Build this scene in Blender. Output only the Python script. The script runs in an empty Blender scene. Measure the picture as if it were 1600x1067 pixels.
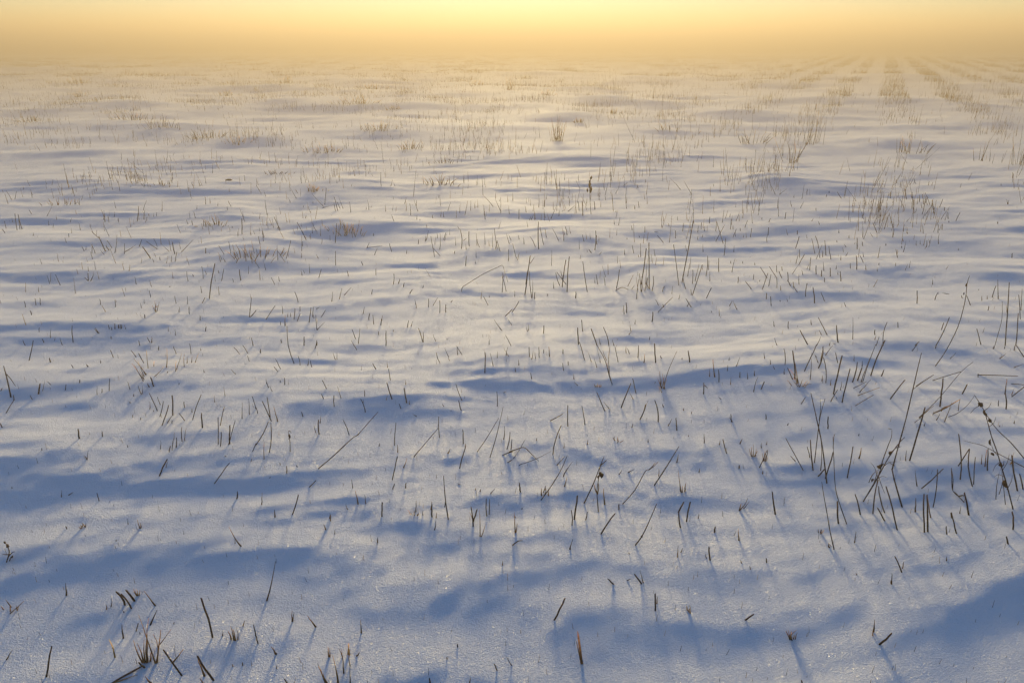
import bpy, math, random
import numpy as np
from mathutils import Vector

# ------------------------------------------------------------------ camera, sky, sun, exposure
S = bpy.context.scene
COL = S.collection
CAM_H = 1.5
PITCH = math.radians(22.0)          # camera looks down by this much
FPX = 1156.0                        # focal length in photo pixels (photo 1600 x 1067)
cam_d = bpy.data.cameras.new('camera')
cam_d.sensor_width = 36.0
cam_d.lens = 36.0 * FPX / 1600.0
cam_d.clip_start = 0.05
cam_d.clip_end = 3000.0
cam = bpy.data.objects.new('camera', cam_d)
COL.objects.link(cam)
cam.location = (0, 0, CAM_H)
cam.rotation_euler = (math.pi / 2 - PITCH, 0, 0)
S.camera = cam

SUN_EL = math.radians(4.2)
world = bpy.data.worlds.new('World')
S.world = world
world.use_nodes = True
wn = world.node_tree
for n in list(wn.nodes):
    wn.nodes.remove(n)
sky = wn.nodes.new('ShaderNodeTexSky')
sky.sky_type = 'NISHITA'
sky.sun_disc = False
sky.sun_elevation = SUN_EL
sky.sun_rotation = 0.0
sky.air_density = 1.0
sky.dust_density = 0.05
sky.ozone_density = 4.4
bg = wn.nodes.new('ShaderNodeBackground')
bg.inputs['Strength'].default_value = SKY_STR = 0.066
wo = wn.nodes.new('ShaderNodeOutputWorld')
wn.links.new(sky.outputs[0], bg.inputs[0])
wn.links.new(bg.outputs[0], wo.inputs[0])

sun_d = bpy.data.lights.new('sun', 'SUN')
sun_d.energy = 5.0
sun_d.angle = math.radians(12.0)
sun_d.color = (1.0, 0.77, 0.37)
sun = bpy.data.objects.new('sun', sun_d)
COL.objects.link(sun)
sun.location = (0, 60, 12)
sun.rotation_euler = (-(math.pi / 2 - SUN_EL), 0, 0)

S.view_settings.view_transform = 'Standard'
S.view_settings.look = 'None'
S.view_settings.exposure = 2.35
S.view_settings.gamma = 1.0
S.view_settings.use_curve_mapping = False
S.render.engine = 'CYCLES'
S.cycles.use_denoising = True
S.cycles.max_bounces = 6
S.cycles.diffuse_bounces = 3
S.cycles.volume_bounces = 2
S.cycles.sample_clamp_indirect = 6.0
HAZE_TOP = 3.5
HAZE_DENSITY = 0.033
HAZE_G = 0.40

# ------------------------------------------------------------------ helpers
rng = random.Random(7)

def ground_ray(px, py):
    """direction of the view ray through a photo pixel (used only to read positions off the photo)"""
    u, v = (px - 800.0) / FPX, (533.5 - py) / FPX
    c, s = math.cos(PITCH), math.sin(PITCH)
    return np.array([u, c + v * s, -s + v * c])

def flat_at(px, py):
    d = ground_ray(px, py)
    k = CAM_H / -d[2]
    return d[0] * k, d[1] * k

def hash2(ix, iy, seed):
    h = (ix.astype(np.int64) * 374761393 + iy.astype(np.int64) * 668265263 + seed * 974711) & 0x7fffffff
    h = ((h ^ (h >> 13)) * 1274126177) & 0x7fffffff
    h = ((h ^ (h >> 16)) * 461845907) & 0x7fffffff
    return ((h ^ (h >> 15)) & 0xffffff) / float(0xffffff)

def gnoise(x, y, seed):
    """gradient noise, about -0.7..0.7"""
    x0, y0 = np.floor(x), np.floor(y)
    fx, fy = x - x0, y - y0
    ux, uy = fx ** 3 * (fx * (fx * 6 - 15) + 10), fy ** 3 * (fy * (fy * 6 - 15) + 10)
    def g(dx, dy):
        a = hash2(x0 + dx, y0 + dy, seed) * 2 * math.pi
        return np.cos(a) * (fx - dx) + np.sin(a) * (fy - dy)
    a = g(0, 0) + (g(1, 0) - g(0, 0)) * ux
    b = g(0, 1) + (g(1, 1) - g(0, 1)) * ux
    return a + (b - a) * uy

# drifts and hummocks seen in the photo: centre of the shaded near side (px, py), half width, half height in px, steepness
DRIFTS = [tuple(float(v) for v in t.split()) for t in """
590 166 70 7 1|650 172 40 6 1|800 152 40 5 1|745 247 58 8 1.3|900 252 65 8 1.5|1090 244 55 7 1.2|1237 291 48 16 1.5|600 209 70 10 1
420 223 50 8 1|300 258 60 9 .8|500 237 34 8 1|510 302 52 15 1.3|75 290 62 12 1|175 305 95 13 1|390 410 78 26 1.5|540 368 62 20 1.3
875 384 75 22 1.2|700 330 80 12 .8|660 295 50 8 .8|780 345 60 12 .7|1060 360 60 14 .7|180 522 62 22 1.5|70 540 90 22 1|30 385 40 14 1
590 545 95 18 .9|340 490 85 16 .8|120 470 60 14 .6|800 592 150 40 1.3|610 618 110 30 1|470 640 90 30 .9|1240 612 110 42 1.2|1080 598 90 28 .9
960 530 80 24 .8|100 598 100 22 1|60 725 170 45 1.2|400 695 95 48 1.1|250 690 80 25 .8|120 852 110 30 1.8|700 770 90 25 .6|620 690 60 35 .7
880 900 110 50 .6|1420 905 140 60 .6|1180 830 90 30 .8|300 600 80 22 .8|520 470 70 16 .8|640 440 80 14 .8|260 440 70 14 .7
900 430 90 16 .8|1060 445 70 18 .9|1220 470 80 20 .9|1400 430 70 18 .6|1350 335 80 14 .6|1430 232 40 9 1.2|1150 520 80 22 .7|1010 480 70 18 .8
1340 640 80 30 .8|1500 640 80 26 .7|480 560 60 16 .8|60 630 70 20 .8|690 645 70 24 .8|920 690 90 30 .7|1050 760 90 30 .7|1450 740 90 30 .6
330 340 40 12 1|450 355 70 12 .8|200 375 70 14 .6|760 400 70 14 .7|290 1010 120 40 .6|560 960 120 40 .7
1150 180 50 6 1|1310 160 50 6 1|1480 167 60 7 1|1040 165 40 5 1|880 185 40 6 1|960 160 40 5 1|700 215 60 7 .8|820 205 50 7 .8|1000 205 40 6 .9
200 200 50 8 1|260 207 45 7 1|350 226 50 8 1|120 245 60 9 .8|40 225 60 9 .8|160 165 60 6 .9|90 200 50 7 .8|330 175 50 6 .8|450 165 45 6 .9|530 192 40 6 .9
30 112 60 3 1|200 128 50 4 1|400 140 50 4 1|700 150 50 5 1|560 130 50 4 1|1230 135 50 4 1|1400 125 60 4 1|1550 140 60 5 1|1020 128 60 4 1|850 120 60 4 1
""".replace('\n', '|').split('|') if t.strip()]
_D = []
for cx, cy, hw, hh, st in DRIFTS:
    x, y = flat_at(cx, cy)
    _, y1 = flat_at(cx, cy - hh)
    _, y2 = flat_at(cx, cy + hh)
    sx = hw * math.hypot(x, y) / FPX * 1.0
    sy = max(0.5 * (y1 - y2), 0.08)
    sy = min(sy, 1.4 * sx)
    amp = min((0.085 if y > 9 else 0.12 if y > 4.5 else 0.065) * st * sy, 0.20)
    _D.append((x, y + 0.75 * sy, sx * 1.4, sy * 1.1, amp * .85))

def height(x, y):
    x, y = np.asarray(x, float), np.asarray(y, float)
    r = np.hypot(x, y)
    wx = x + 0.35 * gnoise(x * .9, y * .9, 41)
    wy = y - 0.10 * x + 0.22 * gnoise(x * .8 + 9, y * 1.1, 42)
    h = 0.03 * gnoise(x / 6.0, y / 5.0, 1)
    h += 0.026 * np.clip((r - 1.0) / 3.8, .36, 1) * gnoise(wx / 2.2 + 3, wy / 0.80, 2)
    near = np.clip((r - 1.3) / 3.8, .30, 1)
    h += 0.020 * near * gnoise(wx / 1.5 + 5, wy / 0.46, 7)
    h += 0.015 * near * gnoise(wx / .8, wy / 0.29, 3)
    h += 0.010 * (0.25 - np.abs(gnoise(wx / 1.7 + 11, wy / 0.33 + 4, 8)))     # sharper wind lips
    h += 0.0100 * gnoise(wx / 0.42, wy / 0.14, 4)
    h += 0.0030 * gnoise(wx / 0.10, wy / 0.06, 5)
    d = np.clip(4.0 - y, 0, 6)                      # ground falls away towards the standpoint, tilted to keep the foreground in shade
    h -= 0.053 * np.where(d < 1.8, d * d / 3.6, d - 0.9)
    far = np.clip((r - 7) / 10, 0, 1)
    h += far * 0.10 * gnoise(x / 2.4, y / 1.9, 6)
    for cx, cy, sx, sy, a in _D:
        m = (np.abs(x - cx) < 3 * sx) & (np.abs(y - cy) < 3 * sy)
        if np.any(m):
            dx, dy = (wx[m] - cx) / sx, (wy[m] + .10 * x[m] - cy) / sy
            h[m] += a * np.exp(-dx * dx - dy * dy)
    h *= np.clip(1.3 - r / 260.0, 0.15, 1)
    return h

# the ground grid: rings around the standpoint, fine ahead, coarse behind
ANG = np.concatenate([np.arange(-50, 50.01, 0.15), np.arange(53, 309.9, 3.0)]) * math.pi / 180
RAD = [0.5]
while RAD[-1] < 11: RAD.append(RAD[-1] * 1.005)
while RAD[-1] < 80: RAD.append(RAD[-1] * 1.013)
while RAD[-1] < 900: RAD.append(RAD[-1] * 1.06)
RAD = np.array(RAD)
_A, _R = np.meshgrid(ANG, RAD)
GX, GY = _R * np.sin(_A), _R * np.cos(_A)
GZ = height(GX.ravel(), GY.ravel()).reshape(GX.shape)

def h1(x, y):
    """height of the built snow surface"""
    r, a = math.hypot(x, y), math.degrees(math.atan2(x, y))
    if abs(a) > 49.8 or not RAD[0] < r < RAD[-1]:
        return float(height(np.array([x]), np.array([y]))[0])
    i = int(np.searchsorted(RAD, r)) - 1
    i = max(0, min(i, len(RAD) - 2))
    t = (r - RAD[i]) / (RAD[i + 1] - RAD[i])
    f = (a + 50) / .15
    j = int(f)
    u = f - j
    return float((GZ[i, j] * (1 - u) + GZ[i, j + 1] * u) * (1 - t) + (GZ[i + 1, j] * (1 - u) + GZ[i + 1, j + 1] * u) * t)

def ground_at(px, py):
    d = ground_ray(px, py)
    k = CAM_H / -d[2]
    z = 0.0
    for i in range(16):
        n = h1(d[0] * k, d[1] * k)
        z = n if i < 4 else .5 * (z + n)
        k = (CAM_H - z) / -d[2]
    return np.array([d[0] * k, d[1] * k, h1(d[0] * k, d[1] * k)])

# ------------------------------------------------------------------ materials
def mat(name):
    m = bpy.data.materials.new(name)
    m.use_nodes = True
    nt = m.node_tree
    nt.nodes.clear()
    return m, nt, lambda t: nt.nodes.new(t), nt.links.new

def snow_material():
    m, nt, N, L = mat('snow')
    out = N('ShaderNodeOutputMaterial')
    geo = N('ShaderNodeTexCoord')
    p = N('ShaderNodeBsdfPrincipled')
    p.inputs['Base Color'].default_value = (0.77, 0.795, 0.84, 1)
    p.inputs['Roughness'].default_value = 0.6
    p.inputs['Specular IOR Level'].default_value = 0.0
    p.inputs['Sheen Weight'].default_value = 0.8
    p.inputs['Sheen Roughness'].default_value = 0.45
    # soft clods, then grains
    n1 = N('ShaderNodeTexNoise'); n1.inputs['Scale'].default_value = 55; n1.inputs['Detail'].default_value = 4; n1.inputs['Roughness'].default_value = .6
    n2 = N('ShaderNodeTexNoise'); n2.inputs['Scale'].default_value = 220; n2.inputs['Detail'].default_value = 3; n2.inputs['Roughness'].default_value = .7
    b1 = N('ShaderNodeBump'); b1.inputs['Strength'].default_value = .5; b1.inputs['Distance'].default_value = .007
    b2 = N('ShaderNodeBump'); b2.inputs['Strength'].default_value = 1.0; b2.inputs['Distance'].default_value = .0042
    L(geo.outputs['Object'], n1.inputs['Vector']); L(geo.outputs['Object'], n2.inputs['Vector'])
    L(n1.outputs['Fac'], b1.inputs['Height']); L(n2.outputs['Fac'], b2.inputs['Height'])
    L(b1.outputs['Normal'], b2.inputs['Normal'])
    L(b2.outputs['Normal'], p.inputs['Normal'])
    # snow throws light on at a low angle: a broad dull lobe
    w = N('ShaderNodeBsdfGlossy'); w.inputs['Roughness'].default_value = .9; w.inputs['Color'].default_value = (.95, .95, .95, 1)
    L(b2.outputs['Normal'], w.inputs['Normal'])
    mx = N('ShaderNodeMixShader'); mx.inputs[0].default_value = .55
    L(p.outputs[0], mx.inputs[1]); L(w.outputs[0], mx.inputs[2])
    # glittering crystal faces: a few small cells, each with its own tilt
    v = N('ShaderNodeTexVoronoi'); v.inputs['Scale'].default_value = 760
    L(geo.outputs['Object'], v.inputs['Vector'])
    sub = N('ShaderNodeVectorMath'); sub.operation = 'SUBTRACT'; sub.inputs[1].default_value = (.5, .5, .5)
    sc = N('ShaderNodeVectorMath'); sc.operation = 'SCALE'; sc.inputs['Scale'].default_value = 5.0
    ad = N('ShaderNodeVectorMath'); ad.operation = 'ADD'
    no = N('ShaderNodeVectorMath'); no.operation = 'NORMALIZE'
    gm = N('ShaderNodeNewGeometry')
    L(v.outputs['Color'], sub.inputs[0]); L(sub.outputs[0], sc.inputs[0]); L(sc.outputs[0], ad.inputs[0]); L(gm.outputs['Normal'], ad.inputs[1]); L(ad.outputs[0], no.inputs[0])
    g = N('ShaderNodeBsdfGlossy'); g.inputs['Roughness'].default_value = .34; g.inputs['Color'].default_value = (.95, .95, .95, 1)
    L(no.outputs[0], g.inputs['Normal'])
    wn2 = N('ShaderNodeTexWhiteNoise'); wn2.noise_dimensions = '3D'
    L(v.outputs['Position'], wn2.inputs['Vector'])
    gt = N('ShaderNodeMath'); gt.operation = 'GREATER_THAN'; gt.inputs[1].default_value = .93
    L(wn2.outputs['Value'], gt.inputs[0])
    ml = N('ShaderNodeMath'); ml.operation = 'MULTIPLY'; ml.inputs[1].default_value = .12
    L(gt.outputs[0], ml.inputs[0])
    mix = N('ShaderNodeMixShader')
    L(ml.outputs[0], mix.inputs[0])
    L(mx.outputs[0], mix.inputs[1]); L(g.outputs[0], mix.inputs[2]); L(mix.outputs[0], out.inputs['Surface'])
    return m

SNOW = snow_material()

def tag(o, label=None, cat=None, group=None, kind=None):
    if label: o['label'] = label
    if cat: o['category'] = cat
    if group: o['group'] = group
    if kind: o['kind'] = kind
    return o

def mesh_obj(name, verts, faces, material, parent=None, smooth=True):
    me = bpy.data.meshes.new(name)
    me.from_pydata(verts, [], faces)
    if smooth:
        me.polygons.foreach_set('use_smooth', [True] * len(me.polygons))
    me.materials.append(material)
    o = bpy.data.objects.new(name, me)
    COL.objects.link(o)
    if parent:
        o.parent = parent
    return o

# ------------------------------------------------------------------ the snow field
def build_ground():
    ang, r = ANG, RAD
    co = np.stack([GX.ravel(), GY.ravel(), GZ.ravel()], 1)
    co = np.vstack([co, [[0, 0, h1(0, 0)]]])
    na, nr = len(ang), len(r)
    i = np.arange(nr - 1)[:, None] * na
    j = np.arange(na)[None, :]
    k = (j + 1) % na
    quads = np.stack([i + j, i + na + j, i + na + k, i + k], -1).reshape(-1, 4)[:, ::-1]
    tri = np.stack([np.full(na, nr * na), np.arange(na), (np.arange(na) + 1) % na], 1)[:, ::-1]
    me = bpy.data.meshes.new('snow_ground')
    me.vertices.add(len(co)); me.vertices.foreach_set('co', co.astype(np.float32).ravel())
    nq, ntri = len(quads), len(tri)
    me.loops.add(nq * 4 + ntri * 3)
    me.loops.foreach_set('vertex_index', np.concatenate([quads.ravel(), tri.ravel()]).astype(np.int32))
    me.polygons.add(nq + ntri)
    st = np.concatenate([np.arange(nq) * 4, nq * 4 + np.arange(ntri) * 3])
    me.polygons.foreach_set('loop_start', st.astype(np.int32))
    me.update(calc_edges=True)
    me.polygons.foreach_set('use_smooth', np.ones(nq + ntri, bool))
    me.materials.append(SNOW)
    o = bpy.data.objects.new('snow_ground', me)
    COL.objects.link(o)
    tag(o, 'rippled snow cover over a stubble field, sloping drifts and hollows', kind='structure')
    return o

ground = build_ground()

def dent_ground(feet):
    """small wind scoops and melt pits round the stalks nearest to the camera"""
    g = random.Random(5)
    for x, y, r0 in feet:
        r, a = math.hypot(x, y), math.degrees(math.atan2(x, y))
        i, j = int(np.searchsorted(RAD, r)), int((a + 50) / .15)
        if not (12 < i < len(RAD) - 12 and 20 < j < 646):
            continue
        si, sj = slice(i - 10, i + 11), slice(j - 18, j + 19)
        dx, dy = GX[si, sj] - x, GY[si, sj] - y
        s = g.uniform(.011, .020)
        d2 = (dx * dx + dy * dy) / (s * s)
        d3 = (dx * dx + (dy + s * 1.6) ** 2) / (s * s * 2.2)
        GZ[si, sj] += -g.uniform(.0002, .0012) * np.exp(-d2) + g.uniform(.0001, .0006) * np.exp(-d3)
    me = ground.data
    co = np.stack([GX.ravel(), GY.ravel(), GZ.ravel()], 1)
    co = np.vstack([co, [[0, 0, co[:len(ANG), 2].mean()]]])
    me.vertices.foreach_set('co', co.astype(np.float32).ravel())
    me.update()

# ------------------------------------------------------------------ ground fog
def build_haze():
    m, nt, N, L = mat('haze')
    out = N('ShaderNodeOutputMaterial')
    v = N('ShaderNodeVolumePrincipled')
    v.inputs['Color'].default_value = (0.31, 0.265, 0.203, 1)
    v.inputs['Density'].default_value = HAZE_DENSITY
    v.inputs['Anisotropy'].default_value = HAZE_G
    L(v.outputs[0], out.inputs['Volume'])
    X, Y0, Y1, Z0, Z1 = 950, -950, 950, -1.4, HAZE_TOP
    vs = [(sx * X, yy, zz) for zz in (Z0, Z1) for yy in (Y0, Y1) for sx in (-1, 1)]
    fs = [(0, 2, 3, 1), (4, 5, 7, 6), (0, 1, 5, 4), (2, 6, 7, 3), (0, 4, 6, 2), (1, 3, 7, 5)]
    o = mesh_obj('haze', vs, fs, m, smooth=False)
    tag(o, 'thin golden ground fog lying over the whole field', kind='stuff')
    return o

haze = build_haze()

# ------------------------------------------------------------------ where the stalks stand, read off the photograph
# one entry = foot x, foot y, tip x, tip y in a zoomed window, then the look: d dark, b brown, o rust, s straw; a capital is a thick stalk
WINDOWS = {
(0, 270): """
106 355 92 253d|137 350 112 258d|124 352 116 270d|38 345 27 300d|30 372 15 350d|78 305 74 278b|196 255 182 232d|492 200 489 162d|308 180 300 158b
290 268 322 205b|302 325 298 292b|435 305 442 278b|497 355 486 310b|426 398 424 377d|410 432 400 400b|350 290 345 262o|520 483 507 457d
530 478 532 455b|568 498 570 440d|588 498 566 445d|652 485 612 395D|612 405 568 365d|674 480 655 452D|692 465 662 420d|644 505 618 475b|710 495 722 380b
768 502 769 437d|772 488 838 447b|860 457 875 415d|930 530 883 460D|972 472 905 425d|972 457 950 408d|1045 487 990 437b|1056 485 1043 415d
1080 502 1065 430D|1120 490 1195 412b|1113 470 1106 425b|1082 548 1092 490d|1028 560 1036 515b|1058 550 1060 515d|872 558 876 525b|950 552 944 533d
990 540 985 522d|1155 545 1153 515o|848 300 856 210d|888 288 894 235d|885 232 908 170b|906 298 908 275d|715 220 703 170b|705 275 708 240b
640 290 642 250b|668 290 676 245b|732 303 730 283D|920 268 918 255d|948 272 950 250b|967 268 968 245d|1270 195 1267 150d|1298 190 1296 148o
1208 280 1197 243d|1160 318 1152 292d|1190 322 1185 300D|1404 232 1402 210d|1428 210 1410 175d|1495 380 1493 285D|1436 342 1434 332d
1270 497 1270 468D|1385 505 1352 452d|1425 498 1412 425d|1255 655 1246 580d|1275 628 1268 608d|1293 778 1327 563D|1352 620 1348 605d|1368 668 1382 595d
1487 665 1478 600D|1162 670 1153 610d|1195 640 1190 630d|157 830 150 795d|222 818 217 778d|250 815 247 775d|195 877 187 855D|620 815 617 782d
712 830 711 787d|932 768 922 728d|893 808 889 780b|1157 812 1156 765d|1248 805 1265 772d|1106 862 1108 828b|1170 872 1167 830d|895 898 894 878D
1236 910 1235 883d|1540 890 1552 770d|1545 890 1581 850d|1270 978 1273 952d|1040 978 1038 945b|1084 1003 1080 965b|612 990 590 960d|605 988 580 962b
242 982 242 958d|312 1018 314 960b|452 1048 445 945d|338 1035 340 1015b|155 1066 142 1035d|270 1048 262 1028d|385 1062 370 1020b|687 1025 685 1012D
864 1067 857 1038d|927 1048 910 1018d|937 1048 937 1012O|1563 1067 1553 1020d|895 85 893 70d|915 85 910 62d|995 82 993 58d|1190 80 1185 58d|1512 50 1508 20d
865 35 864 15b|145 105 143 82b|600 100 598 85b|695 105 690 82o|540 105 543 90b|1345 205 1346 182b|1215 225 1216 200b|205 390 206 370b|1045 705 1055 700b|240 735 238 705o
""",
(400, 270): """
33 130 2 80d|250 160 202 80b|213 185 200 155b|418 210 345 130b|410 218 480 198b|425 198 434 95d|538 222 505 135b|505 235 483 150d|492 238 482 190d|520 222 500 180d
585 245 577 178b|697 230 686 165b|680 228 683 208b|305 282 310 265d|292 215 293 205d|352 190 352 175b|773 85 771 0d|832 85 842 42b|857 82 850 58b|928 235 922 165o
955 262 950 192d|993 290 994 262b|1000 240 975 165b|990 205 992 170b|1012 295 1014 285b|1092 280 1088 263d|1185 235 1205 180b|1160 275 1158 240o|1140 272 1145 235o
1238 278 1238 230o|1290 262 1308 170b|1258 250 1262 190o|1415 290 1402 195b|1410 265 1407 215b|1440 240 1443 195o|1512 250 1512 170b|1510 235 1478 165b|1480 160 1480 122o
1505 175 1512 150b|1555 180 1553 140o|1565 255 1560 205b|1370 215 1368 165o|1352 220 1353 175o|1325 235 1326 170b|1465 210 1400 135b|150 353 113 275D|138 352 132 340d
48 402 42 367D|310 415 255 308d|300 400 285 345b|490 432 498 315D|348 375 346 325b|372 360 350 322b|398 390 397 325b|30 520 28 455o|5 520 2 470d|25 440 14 395d
135 540 130 445b|180 552 135 485d|187 530 215 418d|280 525 280 495O|385 530 372 503o|165 500 170 460b|80 490 78 475b|20 590 0 555d|60 600 45 540b|492 572 490 485d
332 620 328 560b|285 635 278 597b|300 620 290 600b|388 648 403 597d|570 640 562 605d|115 690 95 648d|145 670 140 640b|740 632 740 592d|685 465 700 430b|688 462 780 450b
838 488 824 440d|733 508 748 468b|660 570 652 550d|725 390 725 375d|848 690 852 625d|880 685 888 655B|910 705 915 682D|950 745 965 722D|1002 440 1003 415d|1045 425 1050 385b
1050 420 1065 355b|1103 520 1080 395d|1137 513 1090 462d|1105 445 1110 395b|1120 405 1118 372b|1135 475 1137 375b|1158 415 1172 372d|1165 420 1175 375b|1233 450 1230 390b
1268 470 1262 350d|1298 475 1296 440b|1280 420 1300 405b|1317 455 1315 365D|1365 450 1360 375b|1380 460 1365 410b|1415 445 1410 370b|1440 455 1437 415o|1460 460 1462 375b
1477 475 1490 420d|1490 470 1472 345d|1508 485 1490 425d|1565 440 1548 375b|1575 415 1560 380b|1558 545 1560 475d|1360 525 1358 480b|1355 562 1355 545b|1295 575 1300 515D
1255 350 1245 330b|930 500 932 475b|1225 500 1228 485d|1520 738 1525 650d|1545 733 1522 645d|1522 650 1520 615o|1530 645 1535 610o|260 800 240 738d|468 795 473 735b
515 780 532 712b|545 755 588 708b|715 750 722 718b|1030 712 1038 690b|62 905 118 822d|165 870 160 815b|180 945 180 880O|150 940 151 920d|195 890 197 860o|213 888 212 865b
235 905 240 840d|255 915 272 870d|272 855 272 828d|328 925 340 835d|350 890 354 830d|358 898 352 870b|375 840 395 828b|403 890 428 850d|377 972 370 880d|378 970 425 922b
662 870 670 828b|697 908 702 870D|727 935 722 880d|770 940 775 905d|778 912 782 880o|935 955 942 915d|958 948 970 915b|990 835 993 808o|985 815 980 780b|1065 830 1066 780d
1093 820 1122 770b|1135 865 1135 790d|1172 862 1173 815d|1205 800 1215 785b|1390 778 1395 730o|1433 815 1405 765d|1440 770 1440 755b|1540 885 1581 845d|1580 940 1555 900b
1520 975 1490 935d|1510 965 1470 905b|1575 1067 1542 1005d|1440 1060 1440 1025b|615 1025 595 968d|632 1055 643 960b|605 1065 588 1035b|757 1000 757 980d|803 1067 803 978D
847 980 848 970d|1030 1045 1003 960d|1025 1030 1010 965b|1033 1045 1033 985d|1110 1040 1093 995b|1180 1030 1178 1020b|297 1067 297 1015D|375 1067 378 1048d|157 1050 155 1030D
325 60 318 30b|365 55 368 20b|515 50 512 5b|590 85 592 70o|1035 70 1030 20o|1095 80 1090 40o|1150 75 1155 25o|1220 75 1225 5b|1285 65 1278 20b|120 65 118 40b|710 215 715 205b|800 240 798 195b
""",
(800, 270): """
35 540 45 495d|28 530 5 440d|0 860 42 795d|80 755 112 515D|85 690 98 600b|122 775 108 610d|125 770 127 660b|112 560 140 520b|140 780 141 740d|16 765 17 730b|258 715 257 672b
295 697 270 620d|335 690 278 615d|310 705 332 540D|312 650 295 600b|340 735 353 520D|220 760 220 750d|393 775 394 738D|465 735 438 550d|512 680 512 645b|530 690 520 630d
575 695 568 645d|645 715 663 600d|740 720 757 695b|768 780 782 660d|797 735 787 625d|800 735 800 640b|820 730 835 650d|798 690 828 470D|848 715 847 435D|825 690 838 530b
865 730 872 640d|850 720 828 680d|905 818 888 785d|930 735 935 700b|945 700 930 735b|902 860 990 770d|937 830 932 815d|1030 695 998 445d|1050 678 1120 300D|1072 717 1055 640d
1085 640 1097 560b|1080 485 1070 445b|1115 685 1117 600d|1130 670 1155 565b|1115 755 1175 570d|1107 755 1105 722d|1107 830 1075 780d|1082 825 1098 795b|1030 780 1038 745b
1200 775 1230 712d|1198 638 1208 515d|1222 670 1221 610b|1213 600 1217 540b|1277 612 1277 530d|1358 615 1378 530b|1310 510 1318 415d|1305 440 1265 305d|1258 425 1312 325d
1258 360 1258 280b|1318 420 1320 400b|1180 490 1180 440b|1370 490 1372 450b|1395 680 1398 645d|1478 718 1442 672d|1490 660 1492 630d|1528 672 1532 660b|1545 720 1580 620d
1575 650 1535 585d|1570 780 1573 745D|1500 570 1498 555b|1390 845 1365 790o|1343 822 1360 790o|1280 885 1278 840o|1233 862 1232 855d|165 472 163 305D|195 445 172 335d
145 458 112 395d|213 400 205 350d|75 440 70 400b|45 412 40 385b|288 420 250 345b|320 420 308 335O|325 385 318 350o|340 385 330 335d|362 375 352 325b|445 425 435 385d
460 410 455 370o|483 410 482 375b|512 478 518 360D|525 445 522 390d|537 420 536 392b|490 495 475 475D|465 490 463 468b|540 505 555 488b|752 497 742 450d|695 505 695 488d
782 520 780 505o|710 410 710 400b|787 400 785 385b|935 432 900 390d|820 370 821 335d|742 355 738 325b|1010 405 1010 360d|1053 362 1058 315d|1100 360 1105 320b|1147 370 1150 330d
1147 415 1148 390b|1168 350 1170 308d|1175 400 1178 380b|1188 360 1190 330b|1220 312 1222 275d|1345 275 1348 255d|1348 350 1354 288d|1383 300 1405 242b|1438 340 1455 295d
1410 360 1410 343d|1365 400 1385 350d|1380 395 1380 365b|1365 350 1365 325b|1428 400 1432 375b|1447 402 1445 365o|1472 400 1480 345d|1575 430 1578 385d|1543 288 1543 280d
925 335 925 290b|970 330 965 310b|935 300 932 260o|642 245 642 230b|632 320 630 290b|707 222 712 70b|705 190 710 150o|785 215 780 180d|758 225 757 205d|820 165 815 130o
835 195 832 140o|1110 135 1062 50b|1040 105 975 35b|415 235 410 180d|437 265 432 180D|397 250 395 225d|460 230 452 205b|512 228 508 180D|540 150 535 100o|578 170 576 148d
345 240 395 198b|290 268 292 230b|308 240 320 232b|200 212 203 170d|210 165 217 130b|88 245 82 205b|42 285 43 228d|118 292 135 257b|165 215 165 130b|240 285 275 200b
320 165 317 118b|345 160 352 145b|5 175 2 125o|95 980 90 950b|102 975 102 935b|195 993 197 945d|437 980 430 910d|410 1060 405 960D|525 1067 490 965D|598 1067 565 955d
545 1060 538 1020b|630 1067 620 1030b|692 875 690 820d|708 865 706 803D|865 920 870 862D|735 980 728 940o|722 998 735 985o|850 1030 850 1010b|780 95 770 70o|825 60 824 38b
690 80 715 60b|640 130 655 100b|290 85 296 62b|1100 140 1100 125b|1245 85 1246 68b|1460 195 1458 172b|880 365 905 370b|1350 560 1352 540b|1425 560 1423 545b|760 935 762 905b
""",
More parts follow.
